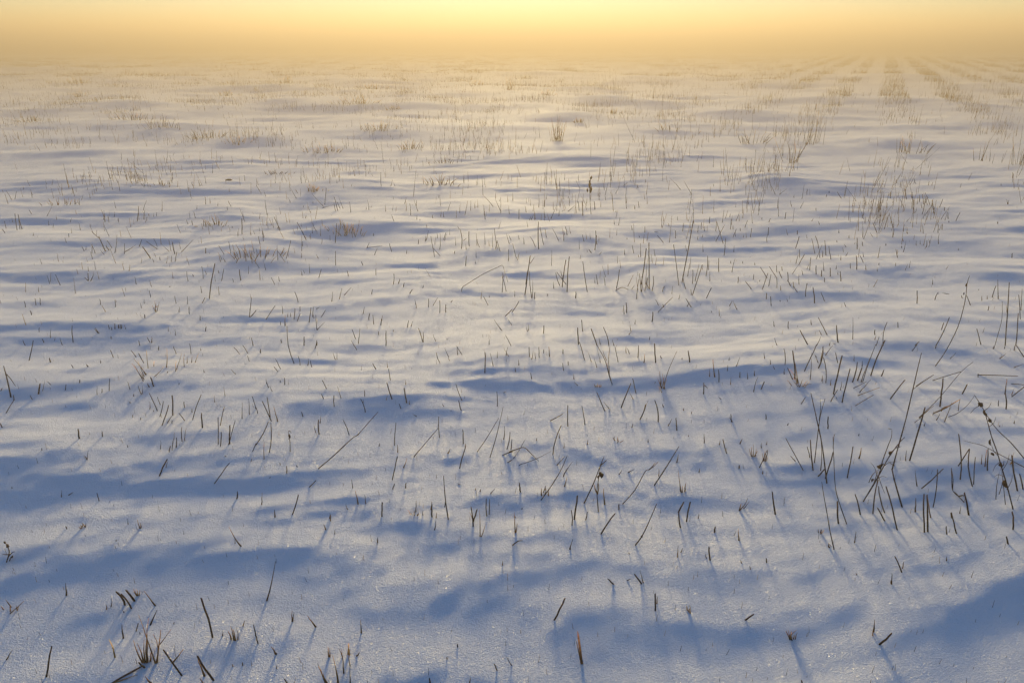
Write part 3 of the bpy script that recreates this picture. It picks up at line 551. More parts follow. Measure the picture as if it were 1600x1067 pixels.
# single eye-catching stalks and weeds: name, category, label, then parts (part name, look, width in mm, photo pixels)
SPECIALS = [
('bent_stalk', 'stalk', 'hooked stalk bent over like a crook, its tip hanging down', [('stem', 'd', 3.6, [(721.3, 456), (722.6, 449), (729, 444.5), (754, 429), (779.5, 416.7), (785.5, 415.2), (788.5, 424), (793.7, 441)])]),
('arched_stalk', 'stalk', 'small black stalk arched like a bridge with both ends in snow', [('stem', 'd', 5, [(963, 454), (967, 451), (972.5, 449.2), (979.6, 451.6), (981.7, 453.5)])]),
('leaning_stalk', 'stalk', 'very long thin black stalk lying diagonally over blue snow', [('stem', 'd', 3.8, [(498.7, 732.3), (520, 713), (549.3, 685.5), (559.4, 678.6), (575, 661), (591, 643.2)]), ('twig', 'b', 1.6, [(556, 681), (562, 678.5)])]),
('leaning_stalk', 'stalk', 'long straight stalk leaning right, top of its pair with a stub', [('stem', 'd', 3.4, [(648, 713.3), (664, 693), (684.6, 669)])]),
('leaning_stalk', 'stalk', 'left of two long thin stalks leaning right together', [('stem', 'd', 3, [(746.6, 705.7), (760, 685), (779.5, 652.6)]), ('twig', 'b', 1.4, [(763, 675), (762, 671)])]),
('leaning_stalk', 'stalk', 'right of two long thin stalks leaning right together', [('stem', 'd', 3, [(766, 714.5), (776, 680), (786.3, 635)])]),
('curved_stalk', 'stalk', 'tallest stalk of all, black and gently curved, at the right', [('stem', 'd', 4.6, [(1394.3, 732.8), (1402.4, 702), (1415, 656.4), (1426.4, 608.3), (1434, 575.4), (1439.8, 551.4)]), ('twig', 'd', 2.2, [(1425, 610), (1432, 604), (1457.5, 586)])]),
('curved_stalk', 'stalk', 'tall knotted stalk curving right, standing alone before pale snow', [('stem', 'd', 4.2, [(1462, 572), (1478, 548), (1497, 510), (1508, 470), (1511, 444), (1515, 431)]), ('knot', 'd', 7, [(1509.4, 447), (1510.2, 443)]), ('knot', 'd', 6, [(1505.8, 460), (1506.4, 457)])]),
('curved_stalk', 'stalk', 'tall thin stalk with a kink near the right edge', [('stem', 'd', 3.4, [(1553, 540), (1559, 520), (1564.5, 500), (1566.2, 471)])]),
('forked_stalk', 'stalk', 'black forked stalk standing at the left edge', [('stem', 'd', 6, [(17.2, 620.5), (11, 592), (5.6, 571.6)]), ('branch', 'd', 4, [(8.4, 583), (16, 591), (24.8, 604)])]),
('withered_weed', 'weed', 'dried brown weed with curled hanging leaves on a single stem', [('stem', 'd', 4.6, [(923.4, 334.5), (922.3, 318), (921.5, 300), (921, 285), (923.5, 276.5)]), ('leaf', 'b', 28, [(922.8, 302), (923.8, 291)]), ('leaf', 'b', 24, [(920.5, 294), (922.5, 285)]), ('leaf', 'd', 20, [(922.8, 281), (924.6, 275)]), ('leaf', 'd', 18, [(921, 287), (922.7, 281)]), ('leaf', 'b', 15, [(918.3, 301), (917.6, 294)])]),
('broken_stalk', 'stalk', 'long bent stalk rising right from two rust stubs', [('stem', 'd', 3.6, [(846.3, 781), (860.7, 760), (876, 735), (886.5, 711)])]),
('leaning_stalk', 'stalk', 'long straight dark stalk leaning against a withered stem', [('stem', 'd', 4, [(913.3, 786), (927, 756), (937, 730), (943.7, 713.3)])]),
('withered_weed', 'weed', 'withered stem with shaggy leaf remains and a rusty base sheath', [('stem', 'd', 3.8, [(934.8, 799.3), (933, 775), (932.8, 765), (935, 750), (937.9, 728.5)]), ('leaf', 'd', 15, [(934.5, 748), (938, 742)]), ('leaf', 'd', 13, [(937.5, 744), (939, 737)]), ('sheath', 'o', 5, [(932.5, 770), (930, 764), (929, 757)]), ('sheath', 'o', 4, [(933.5, 772), (935.5, 762), (934.5, 753)]), ('leaf', 'b', 14, [(940, 747), (941, 739)])]),
('curved_stalk', 'stalk', 'long curved stalk ending in a rust feathered tip', [('stem', 'd', 3.4, [(973.8, 787.4), (992.3, 765), (1007.5, 737.3), (1013.8, 733.5)]), ('sheath', 'o', 3, [(1013.5, 734), (1019, 729), (1024, 722)]), ('sheath', 'o', 2.4, [(1014, 734), (1022, 728), (1029, 720.5)])]),
('leaning_stalk', 'stalk', 'long straight stalk leaning right beside a small rust blade', [('stem', 'd', 4.6, [(1023, 758.3), (1042, 728), (1061, 697)])]),
('leaning_stalk', 'stalk', 'dark leaning stalk with a knee near its foot in the lower middle', [('stem', 'd', 4.2, [(994, 851), (1003, 837.5), (1014, 815), (1026, 786.7)]), ('knot', 'd', 7, [(1002.5, 838.5), (1003.5, 836)])]),
('broken_stalk', 'stalk', 'thick jointed black stalk in front of a bristly row of stubs', [('stem', 'd', 4.6, [(700.3, 811.3), (696.5, 785), (694.6, 765), (693, 743)]), ('twig', 'd', 3, [(695, 792), (696.2, 780)])]),
('fallen_twig', 'twig', 'bent red brown twig crossing a longer one flat on the snow', [('stem', 'b', 4.2, [(797, 706.5), (808, 701.5), (819, 698.9), (829, 709), (842, 722)]), ('twig', 'd', 2.6, [(801.5, 718), (810, 705), (821, 685.5)])]),
('fallen_twig', 'twig', 'thin straight black twig lying across the bent red brown one', [('stem', 'd', 2.6, [(812.7, 727), (836, 717.5), (861.5, 704.5)])]),
('crossed_stalk', 'stalk', 'tall stalk leaning left, longest of the crossed pair at right', [('stem', 'd', 4.8, [(1291.5, 755), (1284.8, 697), (1277, 659), (1267, 614)])]),
('crossed_stalk', 'stalk', 'thinner stalk leaning right, crossing the tall left leaning one', [('stem', 'd', 3.4, [(1272.5, 723), (1278.5, 672), (1282.2, 648), (1289, 623)]), ('twig', 'd', 2.8, [(1280, 657), (1282, 640), (1281.5, 622)])]),
('curved_stalk', 'stalk', 'very long thin stalk with its foot far down in the lower right', [('stem', 'd', 3.2, [(1322, 818), (1313, 790), (1305.5, 762.7), (1303, 720), (1301.5, 682)]), ('sheath', 'o', 2.4, [(1301.8, 700), (1302.3, 690), (1303.5, 678)])]),
('curved_stalk', 'stalk', 'thin slightly curved stalk with a rust sprig at its foot', [('stem', 'd', 3.2, [(1302.6, 858), (1297, 830), (1293, 806), (1286.5, 770), (1284, 752)]), ('twig', 'o', 2.6, [(1298.5, 855), (1294, 848)])]),
('broken_weed', 'weed', 'broken dark weed tangled of several long stems, leaning right', [('stem', 'd', 4.6, [(1349.3, 783.4), (1364.5, 757.6), (1374.6, 739.9), (1388.5, 714.6), (1406.2, 690.5), (1413.8, 683)]), ('branch', 'd', 3.2, [(1374, 740), (1379, 720), (1388.5, 694), (1393, 682), (1393.5, 670.3)]), ('branch', 'd', 2.6, [(1388.5, 714), (1398, 701), (1408.7, 697)]), ('twig', 'b', 2.4, [(1364.5, 758), (1372, 735), (1377, 727)]), ('leaf', 'b', 16, [(1376, 733), (1373.5, 727)]), ('leaf', 'b', 14, [(1391, 711), (1394.5, 705)]), ('branch', 'd', 3, [(1357.5, 753.6), (1363, 742), (1371, 734)]), ('twig', 'd', 2.4, [(1388, 669.5), (1393.5, 670.3)]), ('twig', 'b', 2.4, [(1366, 779), (1370, 755), (1373.5, 737)]), ('leaf', 'b', 10, [(1366, 748), (1362, 753)]), ('twig', 'd', 2.2, [(1371, 745), (1367, 731), (1360, 722)]), ('twig', 'd', 2, [(1380, 729), (1390, 722), (1402, 721)]), ('twig', 'b', 2.4, [(1372, 742), (1377, 757), (1383, 772)]), ('leaf', 'd', 9, [(1377, 730), (1381, 724)]), ('twig', 'b', 2, [(1369, 749), (1378, 744), (1386, 746)])]),
('drooping_weed', 'weed', 'tall drooping weed with a dark knot of seeds, bent at right', [('stem', 'd', 4.4, [(1582, 795), (1573, 757), (1565.6, 732), (1557.5, 704.5), (1549, 681), (1540, 648), (1534, 635)]), ('branch', 'd', 3.4, [(1600, 716), (1580, 692), (1560, 673), (1546, 655), (1534, 635)]), ('seed_head', 'd', 15, [(1534.5, 635), (1529, 629)]), ('seed_head', 'd', 10, [(1541, 650), (1537, 641)]), ('branch', 'b', 2.4, [(1531, 630), (1527, 624), (1522, 616)]), ('branch', 'd', 2.4, [(1530, 634), (1523, 638), (1516, 646)]), ('leaf', 'b', 14, [(1549, 660), (1545, 653)]), ('leaf', 'd', 13, [(1548, 696), (1549, 686)]), ('leaf', 'b', 15, [(1566, 730), (1563, 722)]), ('twig', 'd', 2.6, [(1556, 780), (1557.5, 758), (1561.5, 737)]), ('twig', 'd', 2.6, [(1571, 788), (1568, 760), (1565, 735)]), ('twig', 'b', 2.2, [(1561, 772), (1566, 756), (1568, 748)]), ('leaf', 'b', 14, [(1572, 762), (1569, 750)]), ('twig', 'd', 2.2, [(1560, 712), (1553, 705), (1549, 694)]), ('twig', 'd', 2.2, [(1566, 735), (1574, 722), (1577, 709)]), ('twig', 'b', 2, [(1569, 745), (1560, 741), (1553, 746)]), ('twig', 'd', 2, [(1545, 667), (1553, 660), (1556, 651)]), ('twig', 'd', 2, [(1537, 642), (1545, 636), (1549, 628)]), ('twig', 'b', 2.2, [(1573, 765), (1580, 752), (1582, 741)]), ('leaf', 'd', 10, [(1553, 712), (1549, 707)]), ('twig', 'd', 2, [(1562, 722), (1555, 728), (1551, 738)])]),
('fallen_twig', 'twig', 'long fallen twig crossing the drooping weed at right', [('stem', 'd', 3.2, [(1600, 731), (1576, 717), (1556.7, 707), (1537, 696.5), (1520, 691.8)]), ('branch', 'b', 2, [(1520, 692), (1512, 690), (1505, 688)]), ('leaf', 'o', 16, [(1584, 724), (1578, 727)])]),
('leaning_stalk', 'stalk', 'thin long stalk sloping right above rust leaves, upper right', [('stem', 'd', 2.6, [(1436.5, 652.6), (1468, 621), (1501, 581.7), (1521, 565)])]),
('broken_stalk', 'stalk', 'rusty split stalk bent over level with frayed leaves', [('stem', 'o', 5.5, [(1459, 646.5), (1478, 637), (1492, 628.5), (1501, 623.5)]), ('leaf', 'o', 13, [(1470, 643), (1484, 634)])]),
('curved_stalk', 'stalk', 'thin bowed stalk left of the drooping weed head', [('stem', 'd', 2.8, [(1483, 652), (1497, 645), (1512, 632.5), (1522.5, 618.5)])]),
('kinked_stalk', 'stalk', 'kinked black stalk left of the fallen twig with dropped end', [('stem', 'd', 3.8, [(1503, 775), (1497, 776), (1490, 768), (1487.5, 760), (1486.5, 733)])]),
('long_stalk', 'stalk', 'longest dark blade above the dark blue hollow in the centre', [('stem', 'd', 3.8, [(956.4, 601), (951.5, 586), (945.5, 563), (933, 539), (925, 516)]), ('sheath', 'o', 4, [(952, 586), (951.5, 575), (951, 560), (953, 541)]), ('sheath', 'o', 3, [(955, 594), (950.5, 580), (948, 565)])]),
('rusty_spike', 'blade', 'single pointed orange spike near the bottom centre', [('blade', 'O', 8, [(908.8, 1036), (906.5, 1015), (902.5, 985.5)]), ('sheath', 'o', 3, [(906.5, 1030), (903, 1012), (900.5, 1000)])]),
('bent_stalk', 'stalk', 'short black stalk bent flat over a dark hollow, lower middle', [('stem', 'd', 4.2, [(802, 852), (810, 844.8), (816.5, 844.3)])]),
('small_weed', 'weed', 'tiny dark branching weed by the left edge', [('stem', 'd', 4, [(11, 878), (14.5, 864), (12.5, 855), (8, 847)]), ('branch', 'd', 3.2, [(14, 866), (9, 866), (3.5, 865.5)]), ('branch', 'd', 3.2, [(14, 868), (19, 863), (23, 861.5)]), ('branch', 'd', 3, [(15, 876), (17, 870), (21, 867.5)]), ('seed_head', 'd', 8, [(12.5, 855.5), (11, 850)]), ('seed_head', 'd', 6, [(8.5, 848.5), (6, 846)]), ('seed_head', 'd', 6, [(17, 871), (20, 868)])]),
('small_weed', 'weed', 'small black weed with a curled hook at its top', [('stem', 'd', 3.4, [(453.6, 705.7), (453, 690), (451.5, 682), (450.6, 673)]), ('twig', 'd', 2.2, [(451, 673), (453.5, 673.5), (455, 677)]), ('twig', 'd', 2.2, [(452.5, 684), (449.5, 687)]), ('seed_head', 'd', 9, [(453.3, 684), (451.5, 678)])]),
('dead_leaf', 'leaf', 'small dark dead leaf lying alone on pale snow', [('leaf', 'd', 30, [(352, 282.6), (363.5, 282)])]),
('tall_twig', 'twig', 'tall thin twig leaning left in the pale far snow', [('stem', 'b', 4, [(992, 223), (985, 208), (977, 190), (971.5, 176)]), ('branch', 'b', 3, [(988, 214), (990, 203), (990.5, 196)])]),
('kinked_stalk', 'stalk', 'thin jointed dark stalk near the right edge, bent midway', [('stem', 'd', 3, [(1553, 545), (1559.5, 522), (1565.5, 498), (1566, 471)])]),
]
SPECIALS = [s for s in SPECIALS if s[2] != 'tall thin stalk with a kink near the right edge']

# ------------------------------------------------------------------ dry plant material
def plant_material(name, cols=None):
    """dry stem: wet dark foot, paler tip, a little light passing through; cols None = colour of the object"""
    m, nt, N, L = mat(name)
    out = N('ShaderNodeOutputMaterial')
    p = N('ShaderNodeBsdfPrincipled'); p.inputs['Roughness'].default_value = .55; p.inputs['Specular IOR Level'].default_value = .1
    tr = N('ShaderNodeBsdfTranslucent')
    mix = N('ShaderNodeMixShader'); mix.inputs[0].default_value = .45
    tc = N('ShaderNodeTexCoord')
    nz = N('ShaderNodeTexNoise'); nz.inputs['Scale'].default_value = 90; nz.inputs['Detail'].default_value = 3
    rp = N('ShaderNodeMapRange'); rp.inputs['From Min'].default_value = .3; rp.inputs['From Max'].default_value = .7; rp.inputs['To Min'].default_value = .55; rp.inputs['To Max'].default_value = 1.5
    L(tc.outputs['Object'], nz.inputs['Vector']); L(nz.outputs['Fac'], rp.inputs['Value'])
    mul = N('ShaderNodeVectorMath'); mul.operation = 'SCALE'
    L(rp.outputs[0], mul.inputs['Scale'])
    if cols is None:
        oi = N('ShaderNodeObjectInfo')
        sp = N('ShaderNodeSeparateXYZ'); L(tc.outputs['Generated'], sp.inputs[0])
        r2 = N('ShaderNodeMapRange'); r2.inputs['From Min'].default_value = .4; r2.inputs['From Max'].default_value = 1; r2.inputs['To Min'].default_value = .55; r2.inputs['To Max'].default_value = 2.6
        L(sp.outputs['Z'], r2.inputs['Value'])
        m2 = N('ShaderNodeVectorMath'); m2.operation = 'SCALE'
        L(oi.outputs['Color'], m2.inputs[0]); L(r2.outputs[0], m2.inputs['Scale'])
        L(m2.outputs[0], mul.inputs[0])
    else:
        mul.inputs[0].default_value = cols
    L(mul.outputs[0], p.inputs['Base Color']); L(mul.outputs[0], tr.inputs['Color'])
    L(p.outputs[0], mix.inputs[1]); L(tr.outputs[0], mix.inputs[2]); L(mix.outputs[0], out.inputs['Surface'])
    return m

LOOK = {'d': (.055, .028, .015), 'b': (.088, .047, .021), 'o': (.27, .150, .056), 's': (.46, .32, .14)}
PLANT = plant_material('dry_plant')
MASS = {k: plant_material('dry_plant_' + n, tuple(c * 1.05 for c in LOOK[k])) for k, n in (('d', 'dark'), ('b', 'brown'), ('o', 'rust'), ('s', 'straw'))}

def paint(o, look):
    c = LOOK[look.lower()]
    k = rng.uniform(.75, 1.3)
    o.color = (c[0] * k, c[1] * k * rng.uniform(.92, 1.08), c[2] * k * rng.uniform(.85, 1.15), 1)

# ------------------------------------------------------------------ shapes
def tube(pts, rad, sides=6):
    """tapered stem through pts; flat in section like a dry blade where rad is a pair"""
    vs, fs = [], []
    n = len(pts)
    up = Vector((0.3, 1, 0.2)).normalized()
    for i, p in enumerate(pts):
        t = (pts[min(i + 1, n - 1)] - pts[max(i - 1, 0)])
        t = t.normalized() if t.length > 1e-9 else Vector((0, 0, 1))
        a = t.cross(up)
        a = a.normalized() if a.length > 1e-4 else Vector((1, 0, 0))
        b = t.cross(a).normalized()
        ra, rb = rad[i] if isinstance(rad[i], tuple) else (rad[i], rad[i])
        for k in range(sides):
            w = 2 * math.pi * k / sides
            q = p + a * (math.cos(w) * ra) + b * (math.sin(w) * rb)
            vs.append(tuple(q))
    for i in range(n - 1):
        for k in range(sides):
            k2 = (k + 1) % sides
            fs.append((i * sides + k, i * sides + k2, (i + 1) * sides + k2, (i + 1) * sides + k))
    fs.append(tuple(range(sides))[::-1])
    fs.append(tuple((n - 1) * sides + k for k in range(sides)))
    return vs, fs

def stem_points(foot, tip, look, r, rnd, steps=4):
    """a slightly crooked stalk from under the snow at foot up to tip, and its radii"""
    v = tip - foot
    ln = v.length
    under = foot - v.normalized() * min(.012, .3 * ln) - Vector((0, 0, .006))
    side = Vector((rnd.uniform(-1, 1), rnd.uniform(-1, 1), rnd.uniform(-.3, .3))) * ln * rnd.choice((.012, .02, .035, .06))
    pts, rad = [under], [r]
    blunt = look.lower() == 'd'
    end = rnd.uniform(.65, .9) if blunt else rnd.uniform(.12, .4)
    for i in range(steps + 1):
        t = i / steps
        j = Vector((rnd.uniform(-1, 1), rnd.uniform(-1, 1), 0)) * r * .35
        pts.append(foot + v * t + side * math.sin(math.pi * t) + j * (0 if i == 0 else 1))
        rad.append(r * (1 - (1 - end) * t ** (1.0 if not blunt else 2.0)))
    if blunt:                                   # ragged slanting cut
        pts.append(tip + v.normalized() * r * 1.4 + Vector((rnd.uniform(-1, 1) * r * .7, 0, 0)))
        rad.append(r * .35)
    return pts, rad

def facing(foot):
    n = Vector((foot.x, foot.y, 0))
    return n.normalized()

def on_plane(px, py, foot, off=0.0):
    """the point seen at a photo pixel on the upright plane through foot (moved back by off); on the snow where that would lie below it"""
    d = Vector(ground_ray(px, py))
    n = facing(foot)
    c = Vector((0, 0, CAM_H))
    k = ((foot - c).dot(n) + off) / d.dot(n)
    p = c + d * k
    if p.z < h1(p.x, p.y) + .001 or p.z < foot.z - .03:
        g = ground_at(px, py)
        p = Vector((g[0], g[1], g[2] + .004))
    return p

def parse(txt, origin):
    s = 3.9525 if origin[1] < 800 else 3.9975
    out = []
    for e in txt.replace('\n', '|').split('|'):
        e = e.strip()
        if not e:
            continue
        a, b, c, d = e[:-1].split()
        out.append((origin[0] + float(a) / s, origin[1] + float(b) / s, origin[0] + float(c) / s, origin[1] + float(d) / s, e[-1]))
    return out

def stalk_geometry(e, rnd, foot=None):
    fx, fy, tx, ty, look = e
    if foot is None:
        foot = Vector(ground_at(fx, fy))
    lpx = math.hypot(tx - fx, ty - fy)
    dist = (foot - Vector((0, 0, CAM_H))).length
    ln = lpx * dist / FPX
    tip = on_plane(tx, ty, foot, rnd.uniform(-.22, .22) * ln)
    thick = look.isupper()
    r = (.0026 if thick else .0019) * rnd.uniform(.85, 1.15)
    r *= 1 + .09 * max(0, dist - 3)
    r = min(r, .16 * ln + .0006)
    pts, rad = stem_points(foot, tip, look, r, rnd)
    return foot, tip, pts, rad, lpx * (1.7 if thick else 1) 

# ------------------------------------------------------------------ labels that single a stalk out
MARKS = [  # findable things in the photo and where they stand
('the hooked stalk', 755, 435), ('the small arched stalk', 972, 452), ('the weed with curled leaves', 922, 310), ('the very long diagonal stalk', 545, 690),
('the tallest curved stalk', 1418, 650), ('the lone tall stalk', 1490, 510), ('the forked stalk at the left edge', 12, 605),
('the tiny branching weed', 12, 868), ('the big rusty tuft', 235, 1010), ('the orange spike', 906, 1012), ('the crossed stalks', 1280, 690),
('the broken weed', 1378, 735), ('the drooping weed', 1550, 700), ('the straw yellow tuft', 222, 580), ('the bright orange tuft', 1035, 595),
('the withered shaggy stem', 935, 770), ('the flat crossing twigs', 828, 712), ('the fringed mound at left', 390, 405), ('the pale fringed mound', 540, 362),
('the pale grassed hump', 495, 298), ('the grey hump at upper right', 1235, 290), ('the dense crossing clump', 1440, 315),
('the blue hollow at lower left', 120, 850), ('the black stub row', 182, 514), ('the central blue hollow', 800, 592), ('the jointed black stalk', 697, 780),
('the pair of long stalks', 772, 670), ('the orange tussock', 870, 210), ('the dead leaf', 358, 283), ('the rust tipped stalk', 1000, 765),
('the bottom right corner', 1590, 1060), ('the bottom left corner', 10, 1060), ('the orange tipped bunch', 525, 1030), ('the hooked black weed', 452, 690),
('the kinked black stalk', 1493, 755), ('the right edge reeds', 1590, 240), ('the rust grass mound', 335, 350), ('the stalk above the centre hollow', 945, 560),
('the left edge', 5, 370), ('the lower left edge', 5, 700), ('the small v sprig', 138, 437), ('the right edge lit snow', 1590, 400), ('the bottom edge centre', 740, 1062),
('the lower right blue hollow', 1420, 905), ('the lower left plain snow', 400, 900)]
WORDS_LOOK = {'d': ('dark', 'black'), 'b': ('brown', 'dull brown'), 'o': ('rust coloured', 'rusty'), 's': ('straw coloured', 'straw')}
ORD = ['nearest', 'second nearest', 'third nearest', 'fourth nearest', 'fifth nearest', 'sixth nearest', 'seventh nearest', 'eighth nearest', 'ninth nearest', 'tenth nearest', 'eleventh nearest', 'twelfth nearest']

def describe(entries):
    """entries: list of (fx, fy, tx, ty, look, length) -> one label each, no two alike"""
    base, dist = [], []
    for fx, fy, tx, ty, look, ln in entries:
        ang = math.degrees(math.atan2(tx - fx, fy - ty))
        size = 'tiny' if ln < .045 else 'short' if ln < .085 else 'medium' if ln < .15 else 'tall'
        lean = 'upright' if abs(ang) < 7 else ('leaning ' if abs(ang) < 24 else 'tilted ' if abs(ang) < 58 else 'flat, pointing ') + ('right' if ang > 0 else 'left')
        thick = 'thick ' if look.isupper() else 'thin '
        mx, my = .5 * (fx + tx), .5 * (fy + ty)
        k = min(range(len(MARKS)), key=lambda i: math.hypot(MARKS[i][1] - mx, (MARKS[i][2] - my) * 1.25))
        nm, ax, ay = MARKS[k]
        dx, dy = mx - ax, my - ay
        if abs(dx) < .45 * abs(dy): where = 'above' if dy < 0 else 'below'
        elif abs(dy) < .45 * abs(dx): where = 'left of' if dx < 0 else 'right of'
        else: where = ('above ' if dy < 0 else 'below ') + ('left of' if dx < 0 else 'right of')
        base.append((size + ' ' + thick + WORDS_LOOK[look.lower()][0] + ' stalk, ' + lean, where, nm))
        dist.append(math.hypot(dx, dy))
    out = [None] * len(base)
    groups = {}
    for i, b in enumerate(base):
        groups.setdefault(b, []).append(i)
    for b, ii in groups.items():
        ii.sort(key=lambda i: dist[i])
        for n, i in enumerate(ii):
            if len(ii) == 1:
                out[i] = '%s, %s %s' % b
            else:
                out[i] = '%s, %s %s %s' % (b[0], ORD[n], b[1], b[2])
    return out

# ------------------------------------------------------------------ single stalks: the 300 that show largest are things, the rest one mass
STALKS = []
for org, txt in WINDOWS.items():
    for e in parse(txt, org):
        STALKS.append(stalk_geometry(e, rng) + (e,))
STALKS.sort(key=lambda s: -s[4])
mass = {k: ([], []) for k in 'dbos'}

def add_mass(look, vs, fs):
    V, F = mass[look.lower()]
    n = len(V)
    V.extend(vs)
    F.extend([tuple(i + n for i in f) for f in fs])

single = STALKS[:300]
names = describe([(s[5][0], s[5][1], s[5][2], s[5][3], s[5][4], (s[1] - s[0]).length) for s in single])
for s, lab in zip(single, names):
    foot, tip, pts, rad, _, e = s
    vs, fs = tube([p - foot for p in pts], rad, 6)
    o = mesh_obj('stubble_stalk', vs, fs, PLANT)
    o.location = foot
    paint(o, e[4])
    tag(o, lab, 'stalk', 'cut stalks standing in the snow')
for s in STALKS[300:]:
    vs, fs = tube(s[2], s[3], 4)
    add_mass(s[5][4], vs, fs)

# ------------------------------------------------------------------ tufts with their blades
def empty(name, loc):
    o = bpy.data.objects.new(name, None)
    o.empty_display_size = .05
    COL.objects.link(o)
    o.location = loc
    return o

def blade_part(name, pts, rad, look, root, sides=5):
    """a part's mesh, its points given relative to the root"""
    vs, fs = tube(pts, rad, sides)
    o = mesh_obj(name, vs, fs, PLANT, root)
    paint(o, look)
    return o

for lab, org, txt in TUFTS:
    ent = parse(txt, org)
    fx = sum(e[0] for e in ent) / len(ent)
    fy = max(e[1] for e in ent)
    root = empty('grass_tuft', Vector(ground_at(fx, fy)))
    tag(root, lab, 'grass tuft', 'grass tufts sticking out of the snow')
    for e in ent:
        foot, tip, pts, rad, _ = stalk_geometry(e, rng)
        blade_part('blade', [p - root.location for p in pts], rad, e[4], root)

for bx, by, w, h, n, look, lab in BUNCHES:
    foot0 = Vector(ground_at(bx, by))
    root = empty('grass_tussock', foot0)
    tag(root, lab, 'grass tussock', 'grass tussocks on the snowy field')
    m_px = (foot0 - Vector((0, 0, CAM_H))).length / FPX
    W, Hh = w * m_px, h * m_px
    tall = h > w * .8
    for i in range(int(n * (1 if tall else 1.5 if foot0.y > 4.2 else 1))):
        u = rng.gauss(0, .27) if not tall else rng.gauss(0, .18)
        fx = foot0.x + u * W
        fyy = foot0.y + rng.uniform(-.25, .25) * min(W, .5)
        foot = Vector((fx, fyy, h1(fx, fyy)))
        ln = Hh * rng.uniform(.5, 1.2) * (1 - .8 * abs(u))
        ln = max(ln, .012)
        sp = u * (.6 if tall else 1.1) + rng.gauss(0, .15 if tall else .25)
        tip = foot + Vector((math.sin(sp) * ln, rng.gauss(0, .2) * ln, math.cos(sp) * ln))
        lk = look if rng.random() < .6 else rng.choice('oss' if look != 'b' else 'bos')
        r = rng.uniform(.0012, .0021) * (1 if foot0.y < 4.2 else 1.35) * (1 + (.035 if tall else .09) * max(0, foot.y - 3))
        mid = foot.lerp(tip, .55) + Vector((rng.uniform(-.05, .05) * ln, 0, .02 * ln))
        pts = [foot - Vector((0, 0, .02)), foot, mid, tip + Vector((math.sin(sp) * ln * .1, 0, -.04 * ln))]
        blade_part('blade', [p - foot0 for p in pts], [r, r, r * .75, r * .2], lk, root, 4)

# ------------------------------------------------------------------ weeds, bent and crossing stalks
def leaf_mesh(a, b, width, rnd):
    """a curled dry leaf with thickness, hanging from a to b"""
    v = b - a
    t = v.normalized()
    s = t.cross(Vector((0, 1, .3))).normalized()
    nrm = s.cross(t).normalized()
    rows = []
    for i, (k, ww) in enumerate([(0, .15), (.25, .8), (.55, 1.0), (.8, .6), (1, .08)]):
        c = a + v * k + nrm * width * .25 * math.sin(k * 3.0) + s * width * rnd.uniform(-.12, .12)
        q = width * .5 * ww
        curl = width * .35 * ww
        rows.append([c - s * q + nrm * curl * rnd.uniform(.5, 1.2), c, c + s * q + nrm * curl * rnd.uniform(.3, 1.2)])
    th = nrm * .0009
    vs = [tuple(p) for r in rows for p in r] + [tuple(p - th) for r in rows for p in r]
    fs, n, m = [], len(rows), len(rows) * 3
    for i in range(n - 1):
        for j in range(2):
            q = (i * 3 + j, i * 3 + j + 1, i * 3 + j + 4, i * 3 + j + 3)
            fs.append(q)
            fs.append(tuple(x + m for x in q[::-1]))
        fs.append((i * 3, i * 3 + 3, i * 3 + 3 + m, i * 3 + m))
        fs.append((i * 3 + 2, i * 3 + 2 + m, i * 3 + 5 + m, i * 3 + 5))
    fs.append((0, m, m + 1, 1)); fs.append((1, m + 1, m + 2, 2))
    e = (n - 1) * 3
    fs.append((e, e + 1, e + 1 + m, e + m)); fs.append((e + 1, e + 2, e + 2 + m, e + 1 + m))
    return vs, fs

def seed_mesh(a, b, width, rnd):
    """a lumpy dry seed head around a-b with small spikes"""
    vs, fs = [], []
    v = b - a
    rings, seg = 6, 7
    t = v.normalized()
    s = t.cross(Vector((0, 1, .2))).normalized()
    nrm = s.cross(t)
    for i in range(rings + 1):
        k = i / rings
        rr = width * .5 * (math.sin(math.pi * (.06 + .9 * k)) ** .7)
        for j in range(seg):
            w = 2 * math.pi * j / seg
            q = rr * rnd.uniform(.35, 1.5)
            vs.append(tuple(a + v * (k * 1.1 - .05) + s * math.cos(w) * q + nrm * math.sin(w) * q))
    for i in range(rings):
        for j in range(seg):
            fs.append((i * seg + j, i * seg + (j + 1) % seg, (i + 1) * seg + (j + 1) % seg, (i + 1) * seg + j))
    fs.append(tuple(range(seg))[::-1]); fs.append(tuple(rings * seg + j for j in range(seg)))
    return vs, fs

